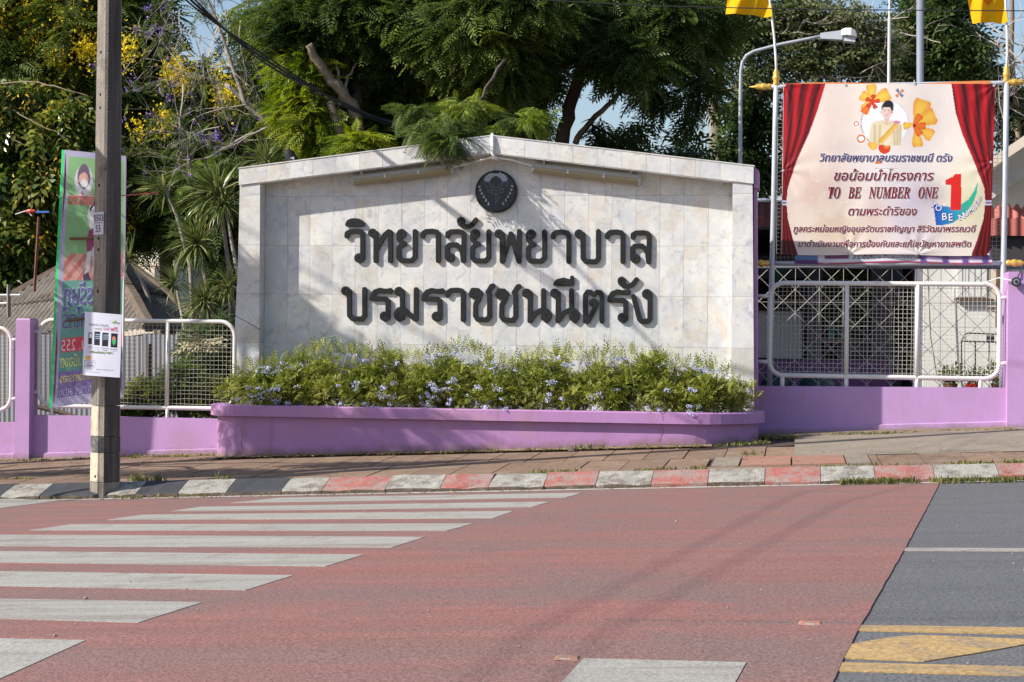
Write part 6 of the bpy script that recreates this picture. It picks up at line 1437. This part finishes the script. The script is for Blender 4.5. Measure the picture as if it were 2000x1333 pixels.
# leaflet strapped to the pole
lf = thing('phone_leaflet', P(200, 735, 16.1), 'white mobile phone leaflet hung low on the power pole', 'leaflet')
LC = [(166, 609), (238.5, 615), (234, 738), (161, 733)]
def lmap(a, b, lift=0):
    "a right, b up in 0..1"
    u = (1-b)*((1-a)*LC[3][0]+a*LC[2][0])+b*((1-a)*LC[0][0]+a*LC[1][0]); v_ = (1-b)*((1-a)*LC[3][1]+a*LC[2][1])+b*((1-a)*LC[0][1]+a*LC[1][1])
    y = 16.10+.03*(a-.5)**2*1.2; p = P(u, v_, y); return (p[0], y-lift, p[2])
def lcol(A, B):
    a = A; b = 1-B; C_ = np.ones(A.shape+(3,))*np.array(lin(228, 230, 245))
    for x0__, x1__, y0__, y1__, c in ((.12, .22, .32, .51, (40, 35, 50)), (.28, .43, .30, .515, (40, 36, 52)), (.49, .66, .305, .525, (38, 36, 55)), (.72, .90, .31, .53, (22, 24, 40))): C_ = bld(C_, (a > x0__) & (a < x1__) & (b > y0__) & (b < y1__), lin(*c))
    C_ = bld(C_, (a > .135) & (a < .205) & (b > .335) & (b < .41), lin(215, 225, 235))
    for x0__ in (.30, .51):
        for i in range(4):
            for j in range(3): C_ = bld(C_, np.hypot((a-(x0__+.022+i*.033))/.011, (b-(.345+j*.03))/.009) < 1, lin(190, 215, 235))
    C_ = bld(C_, (((a-.81)/.05)**2+((b-.425)/.07)**2 < 1), lin(60, 190, 110)); C_ = bld(C_, (((a-.80)/.04)**2+((b-.385)/.035)**2 < 1), lin(225, 130, 110))
    for x0__, x1__, yy_ in ((.12, .24, .545), (.28, .46, .55), (.48, .68, .555), (.71, .92, .56), (.10, .24, .575), (.28, .46, .58), (.50, .66, .585), (.73, .9, .59)): C_ = bld(C_, (a > x0__) & (a < x1__) & (np.abs(b-yy_) < .006), lin(150, 150, 170))
    C_ = bld(C_, (((a-.14)/.085)**2+((b-.72)/.035)**2 < 1), lin(240, 180, 90))
    bx = ((a > .04) & (a < .33) & (b > .765) & (b < .865)); inn = ((a > .047) & (a < .323) & (b > .77) & (b < .86)); C_ = bld(C_, bx & ~inn, lin(150, 150, 175))
    for yy_ in (.79, .815, .84): C_ = bld(C_, (a > .10) & (a < .28) & (np.abs(b-yy_) < .005), lin(110, 110, 130))
    C_ = bld(C_, (a > .37) & (a < .85) & (np.abs(b-.895) < .005) & (np.sin(a*90) > -.3), lin(120, 120, 150)); C_ = bld(C_, (a > .02) & (a < .45) & (np.abs(b-.945) < .004), lin(150, 140, 170)); return C_
grid_print('leaflet_sheet', 90, 130, lmap, lcol, M['print'], lf)
def lt(s_, a0, a1, b0, h, col_, **k): text_on(s_, lmap, a0, a1, b0, h, pmat(*col_), lf, lift=.0025, **k)
lt('AIS', .83, .95, .845, .030, (60, 60, 70)); lt('โทรศัพท์ใหม่ ไม่ต้องซื้อ', .12, .64, .79, .026, (90, 90, 110)); lt('แลกแต้ม', .27, .47, .73, .030, (110, 150, 60)); lt('รับฟรี', .51, .68, .735, .034, (215, 90, 160)); lt('ฟรี', .71, .90, .725, .052, (215, 25, 95)); lt('เปลี่ยนเครื่องใหม่ *999*7', .17, .78, .365, .022, (90, 130, 30), outline=.03, m2=pmat(190, 220, 90))
mk('logo_swoosh', [lmap(.69, .88, .003), lmap(.74, .865, .003), lmap(.85, .905, .003), lmap(.84, .885, .003), lmap(.77, .845, .003)], [(0, 1, 2, 4), (4, 2, 3)], pmat(140, 205, 60), lf)
MB().tube([lmap(.12, .96, .0), (px0-.12, 16.25, P(170, 612, 16.1)[2])], .004, 4).mk('tie', M['black_cable'], lf)
# hanging banner seen from behind: print shows mirrored through the cloth
hb = thing('hanging_banner', P(175, 785, 16.6), 'tall green banner on a wooden frame hung behind the power pole with mirrored writing', 'banner')
HC = [(126, 293), (246, 305), (241, 776), (101, 797)]
def hmap(a, b, lift=0):
    u = (1-b)*((1-a)*HC[3][0]+a*HC[2][0])+b*((1-a)*HC[0][0]+a*HC[1][0]); v_ = (1-b)*((1-a)*HC[3][1]+a*HC[2][1])+b*((1-a)*HC[0][1]+a*HC[1][1])
    y = 16.58+.012*sin(a*5+b*9)+.006*sin(b*31)*sin(a*7); p = P(u, v_, y); return (p[0], y-lift, p[2])
def hcol(A, B):
    a = A*1.0; b = 1-B; C_ = np.ones(A.shape+(3,))*np.array(lin(135, 178, 125))
    C_ = bld(C_, (b > .51), lin(105, 155, 142)); C_ = bld(C_, (b > .865), lin(128, 112, 160)); C_ = bld(C_, (b > .405) & (b < .51), lin(205, 160, 145))
    C_ = bld(C_, (b > .405) & (b < .51) & (np.sin(b*95+a*32) > .2), lin(190, 120, 115)); C_ = bld(C_, (b > .39-.35*(a-.1)*.2) & (b < .42-.25*(a-.1)) & (a < .6), lin(150, 185, 140))
    w_ = lin(205, 205, 225)
    C_ = bld(C_, (a < .075) | (b < .025) | (b > .965) | (a > .97), lin(172, 168, 195))
    C_ = bld(C_, ((a-.33)/.145)**2+((b-.115)/.062)**2 < 1, w_); C_ = bld(C_, ((a-.33)/.10)**2+((b-.098)/.050)**2 < 1, lin(110, 95, 115)); C_ = bld(C_, ((a-.33)/.08)**2+((b-.108)/.025)**2 < 1, lin(215, 165, 150)); C_ = bld(C_, ((a-.34)/.06)**2+((b-.125)/.017)**2 < 1, lin(225, 215, 220))
    # golfer: white shirt, plum shorts
    b = b+.05
    C_ = bld(C_, inpoly(a, b, [(.44, .26), (.55, .24), (.60, .30), (.56, .37), (.48, .37), (.40, .30)]), lin(225, 220, 220)); C_ = bld(C_, inpoly(a, b, [(.44, .36), (.56, .345), (.57, .425), (.49, .44), (.42, .455), (.40, .40)]), lin(150, 80, 115))
    C_ = bld(C_, inpoly(a, b, [(.42, .45), (.49, .44), (.47, .52), (.42, .545), (.40, .54)]), lin(225, 215, 212)); C_ = bld(C_, inpoly(a, b, [(.50, .43), (.57, .42), (.56, .54), (.52, .54)]), lin(225, 210, 208)); C_ = bld(C_, inpoly(a, b, [(.37, .54), (.45, .525), (.50, .56), (.38, .562)]), lin(80, 70, 95))
    C_ = bld(C_, inpoly(a, b, [(.44, .275), (.60, .205), (.61, .215), (.45, .285)]), lin(30, 30, 35))
    b = b-.05; C_ = bld(C_, (a > .09) & (b > .735) & (b < .79), lin(215, 80, 95)); C_ = bld(C_, inpoly(a, b, [(.6, .165), (.7, .165), (.7, .51), (.57, .51)]), lin(120, 125, 155)); return np.clip(C_*1.35, 0, .88)
grid_print('banner_sheet', 90, 240, hmap, hcol, M['flag'], hb)
hw_ = pmat(200, 198, 220); pv = pmat(95, 90, 150)
def ht(s_, a0, a1, b0, h, col_, ol=None): text_on(s_, hmap, a0, a1, b0, h, pmat(*col_), hb, mirror=True, lift=.003, outline=(.03 if ol else 0), m2=ol, shear=0)
ht('เชิญเที่ยวงาน', .10, .50, .79, .036, (200, 60, 80), pmat(235, 220, 222)); ht('สารรัษฎ', .10, .72, .395, .065, (95, 90, 150), hw_); ht('นคราไกร', .10, .74, .305, .055, (95, 90, 150), hw_)
ht('เม.ย. 255', .10, .62, .216, .036, (235, 215, 215)); ht('วัง อ.เมืองต', .10, .60, .152, .036, (225, 220, 120)); ht('พลัดติดใจการทอง', .10, .70, .092, .026, (225, 220, 120)); ht('สรับความรู้ สู่ปวง', .10, .70, .040, .026, (190, 185, 225))
se = [np.array(hmap(0, k/12, 0)) for k in range(13)]; mk('side_edge', [tuple(p) for p in se]+[tuple(p+np.array([-.034, .012, .0])) for p in se], [(k, 13+k, 14+k, k+1) for k in range(12)], pmat(25, 190, 105), hb)
for b_ in (.655, .335): 
    p, q = np.array(hmap(.16, b_, .02)), np.array(hmap(.64 if b_ > .5 else .6, b_+.003, .02)); MB().tube([p, q], .014, 4).mk('slat', M['brown'], hb)
MB().tube([np.array(hmap(.985, .02, -.01)), np.array(hmap(.985, .99, -.01))], .012, 4).mk('slat', M['white_paint'], hb); MB().tube([np.array(hmap(.02, .02, -.012)), np.array(hmap(.02, .985, -.012))], .014, 4).mk('slat', M['brown'], hb)
MB().tube([P(192, 383, 16.25), P(245, 382, 16.4), P(308, 377, 16.8)], .006, 5).mk('red_wire', M['red_plastic']); setp(bpy.data.objects['red_wire'], 'thin red wire sticking out to the right of the power pole', 'wire')

# ------------------------------------------------------------------ overhead cables
def cable(name, pts, r, lab, n=5): o = MB().tube(pts, r, n).mk(name, M['black_cable']); return setp(o, lab, 'cable')
def curve_pts(ctrl, k=8):
    out = []
    for i in range(len(ctrl)-1):
        p0 = ctrl[max(i-1, 0)]; p1 = ctrl[i]; p2 = ctrl[i+1]; p3 = ctrl[min(i+2, len(ctrl)-1)]
        for j in range(k):
            t = j/k; out.append(.5*((2*p1)+(-p0+p2)*t+(2*p0-5*p1+4*p2-p3)*t*t+(-p0+3*p1-3*p2+p3)*t**3))
    out.append(ctrl[-1]); return out
for i, (d0, d1, r, lb) in enumerate([(0, 0, .015, 'thickest black cable of the sagging bundle running down behind the sign top'), (-6, 2, .011, 'upper thin black cable of the sagging bundle behind the sign'), (5, -3, .011, 'lower thin black cable of the sagging bundle behind the sign'), (11, 5, .007, 'lowest loose black cable hanging below the bundle behind the sign')]):
    cable('power_cable', curve_pts([P(290+d0, -90-d0, 18.5), P(385+d0, 12+d1, 19.5), P(520+d1, 118+d0, 20.6), P(680, 208+d1, 21.5), P(780, 245+d0*.5, 22.0), P(870, 275, 22.5), P(985, 318, 23.4)]), r, lb)
cable('thin_cable', curve_pts([P(880, -12, 19), P(1200, 8, 19), P(1500, 17, 19), P(1800, 20.5, 19), P(2100, 22, 19)]), .006, 'single thin black cable crossing the top right of the view')
cable('drop_cable', curve_pts([P(296, -20, 22), P(302, 60, 22), P(330, 160, 22.3), P(370, 300, 22.5), P(378, 420, 22.5)], 5), .005, 'thin dark drop wire hanging among the trees beside the dracaenas')
cable('drop_cable', [P(455, 614, 20.3), P(510, 645, 20.6)], .004, 'short thin wire running from the fence to the sign wall edge')
a_, b_ = np.array(P(1035, 430, 20.95)), np.array(P(1330, 730, 20.95)); s_ = np.array(SUNV)*2.78*3.3; d_ = b_-a_
MB().tube([a_+s_-d_*3, a_+s_, b_+s_, np.array([-6.7, 16.35, 7.7])], .022, 6).mk('street_cable', M['black_cable']); setp(bpy.data.objects['street_cable'], 'thick street cable high above the pavement out of view', 'cable')
a_, b_ = np.array(P(1180, 740, 19.7)), np.array(P(1420, 870, 19.7)); d_ = b_-a_
MB().tube([a_+s_-d_*5, a_+s_, b_+s_, np.array([-6.7, 16.3, 7.3])], .016, 6).mk('street_cable', M['black_cable']); setp(bpy.data.objects['street_cable.001'], 'thinner street cable lower above the pavement out of view', 'cable')
for k_, (ua, ub) in enumerate((((1640, 985), (1080, 1300)), ((1560, 965), (900, 1310)))):
    a_, b_ = G(*ub), G(*ua); s2 = np.array([-2.0, -1.0, 1.65])*4.2; d_ = b_-a_
    MB().tube([a_+s2-d_*2.2, a_+s2, b_+s2, np.array([-6.7, 16.3, 7.9-.2*k_])], .007, 6).mk('road_cable', M['black_cable'])
    setp(bpy.data.objects['road_cable' if k_ == 0 else 'road_cable.001'], ['thick cable bundle crossing high above the road out of view', 'second cable bundle crossing the road left of the thick one out of view'][k_], 'cable')
# street side, outside the picture: trees that throw the shadows seen on the sign, bed and pavement, and a board added to shade the pole
def shade_tree(lab, targets, size):
    "crown built in clumps along the sun's line from the places it shades, all of it left of the picture"
    sv = np.array([-2.0, -1.0, 1.65]); cs = []
    for q, r, n in targets:
        q = np.array(q); tt = (q[0]+.479*q[1]+.55+r[0])/2.479+.12; cs.append(q+sv*tt)
    c0 = sorted(cs, key=lambda c: c[2])[len(cs)//2]; bx_ = min(c[0] for c in cs)-.5; by_ = c0[1]; t = thing('roadside_tree', (bx_, by_, ground(bx_, by_)), lab, 'tree')
    MB().tube([(bx_, by_, ground(bx_, by_)-.1), (bx_-.05, by_, 1.6), (bx_+.1, by_, 3.0), (bx_+.3, by_, 4.4)], [.16, .14, .11, .05], 9).mk('trunk', M['bark'], t, smooth=True)
    allc = []
    for (q, r, n), c in zip(targets, cs):
        d = unit(rng.normal(size=(n, 3))); allc.append(c+d*(rng.random(n)**.5)[:, None]*np.array(r))
        MB().tube([(bx_, by_, 2.4), tuple((np.array([bx_, by_, 2.6])+c)/2+np.array([0, 0, .2])), tuple(c)], [.05, .03, .012], 6).mk('branch', M['bark'], t)
    cl = np.concatenate(allc); per = 7; n = len(cl)*per; c = np.repeat(cl, per, 0); d = rng.normal(size=(n, 3)); d[:, 2] = d[:, 2]*.5-.3
    scatter('crown', *FR, c+unit(d)*.05, d, np.array([0, 0, 1.])+rng.normal(0, .4, (n, 3)), size*(.7+.6*rng.random(n)), M['feather'], t)
shade_tree('roadside tree outside the left picture edge shading the bed', [((-6.3, 17.5, .2), (1.2, .40, .25), 90), ((-4.7, 18.1, .3), (1.0, .2, .12), 34), ((-6.5, 19.7, .45), (.14, .1, .3), 8), ((-5.75, 19.7, .35), (.22, .1, .2), 30), ((-5.1, 19.7, .3), (.26, .1, .2), 40), ((-4.4, 19.7, .4), (.10, .1, .2), 10), ((-3.8, 19.7, .4), (.08, .1, .25), 7), ((-8.2, 17.9, .2), (1.2, .42, .25), 50)], .24)
shade_tree('taller roadside tree outside the left picture edge shading the sign', [((-6.25, 20.95, 1.7), (.18, .2, .5), 55), ((-5.8, 20.95, 1.45), (.28, .15, .24), 48), ((-6.75, 20.7, 1.95), (.10, .1, .35), 14), ((-5.1, 20.9, 1.15), (.38, .2, .12), 22)], .24)
bb = thing('pole_shade_board', (-9.2, 15.6, ground(-9, 15.6)), 'tall unseen board on two posts added to shade the power pole', 'banner')  # board made up outside the view to shade the middle of the power pole
tgt = np.array([-6.62, 16.3, 0.])
cc = lambda z: tgt+np.array([-2.0, -1.0, 1.65])*1.15+np.array([0, 0, z])
MB().hexa([tuple(cc(.85)+np.array([-.24, .0, .0])), tuple(cc(.85)+np.array([.26, 0, 0])), tuple(cc(.85)+np.array([.26, .03, 0])), tuple(cc(.85)+np.array([-.24, .03, 0]))], [tuple(cc(3.42)+np.array([-.24, 0, 0])), tuple(cc(3.0)+np.array([.26, 0, 0])), tuple(cc(3.0)+np.array([.26, .03, 0])), tuple(cc(3.42)+np.array([-.24, .03, 0]))]).mk('board', pmat(120, 170, 120), bb)
for dx in (-.22, .23): q = cc(0); MB().tube([(q[0]+dx, q[1]+.05, ground(q[0], q[1])-.1), (q[0]+dx, q[1]+.05, q[2]+3.0)], .025, 6).mk('post', M['brown'], bb)
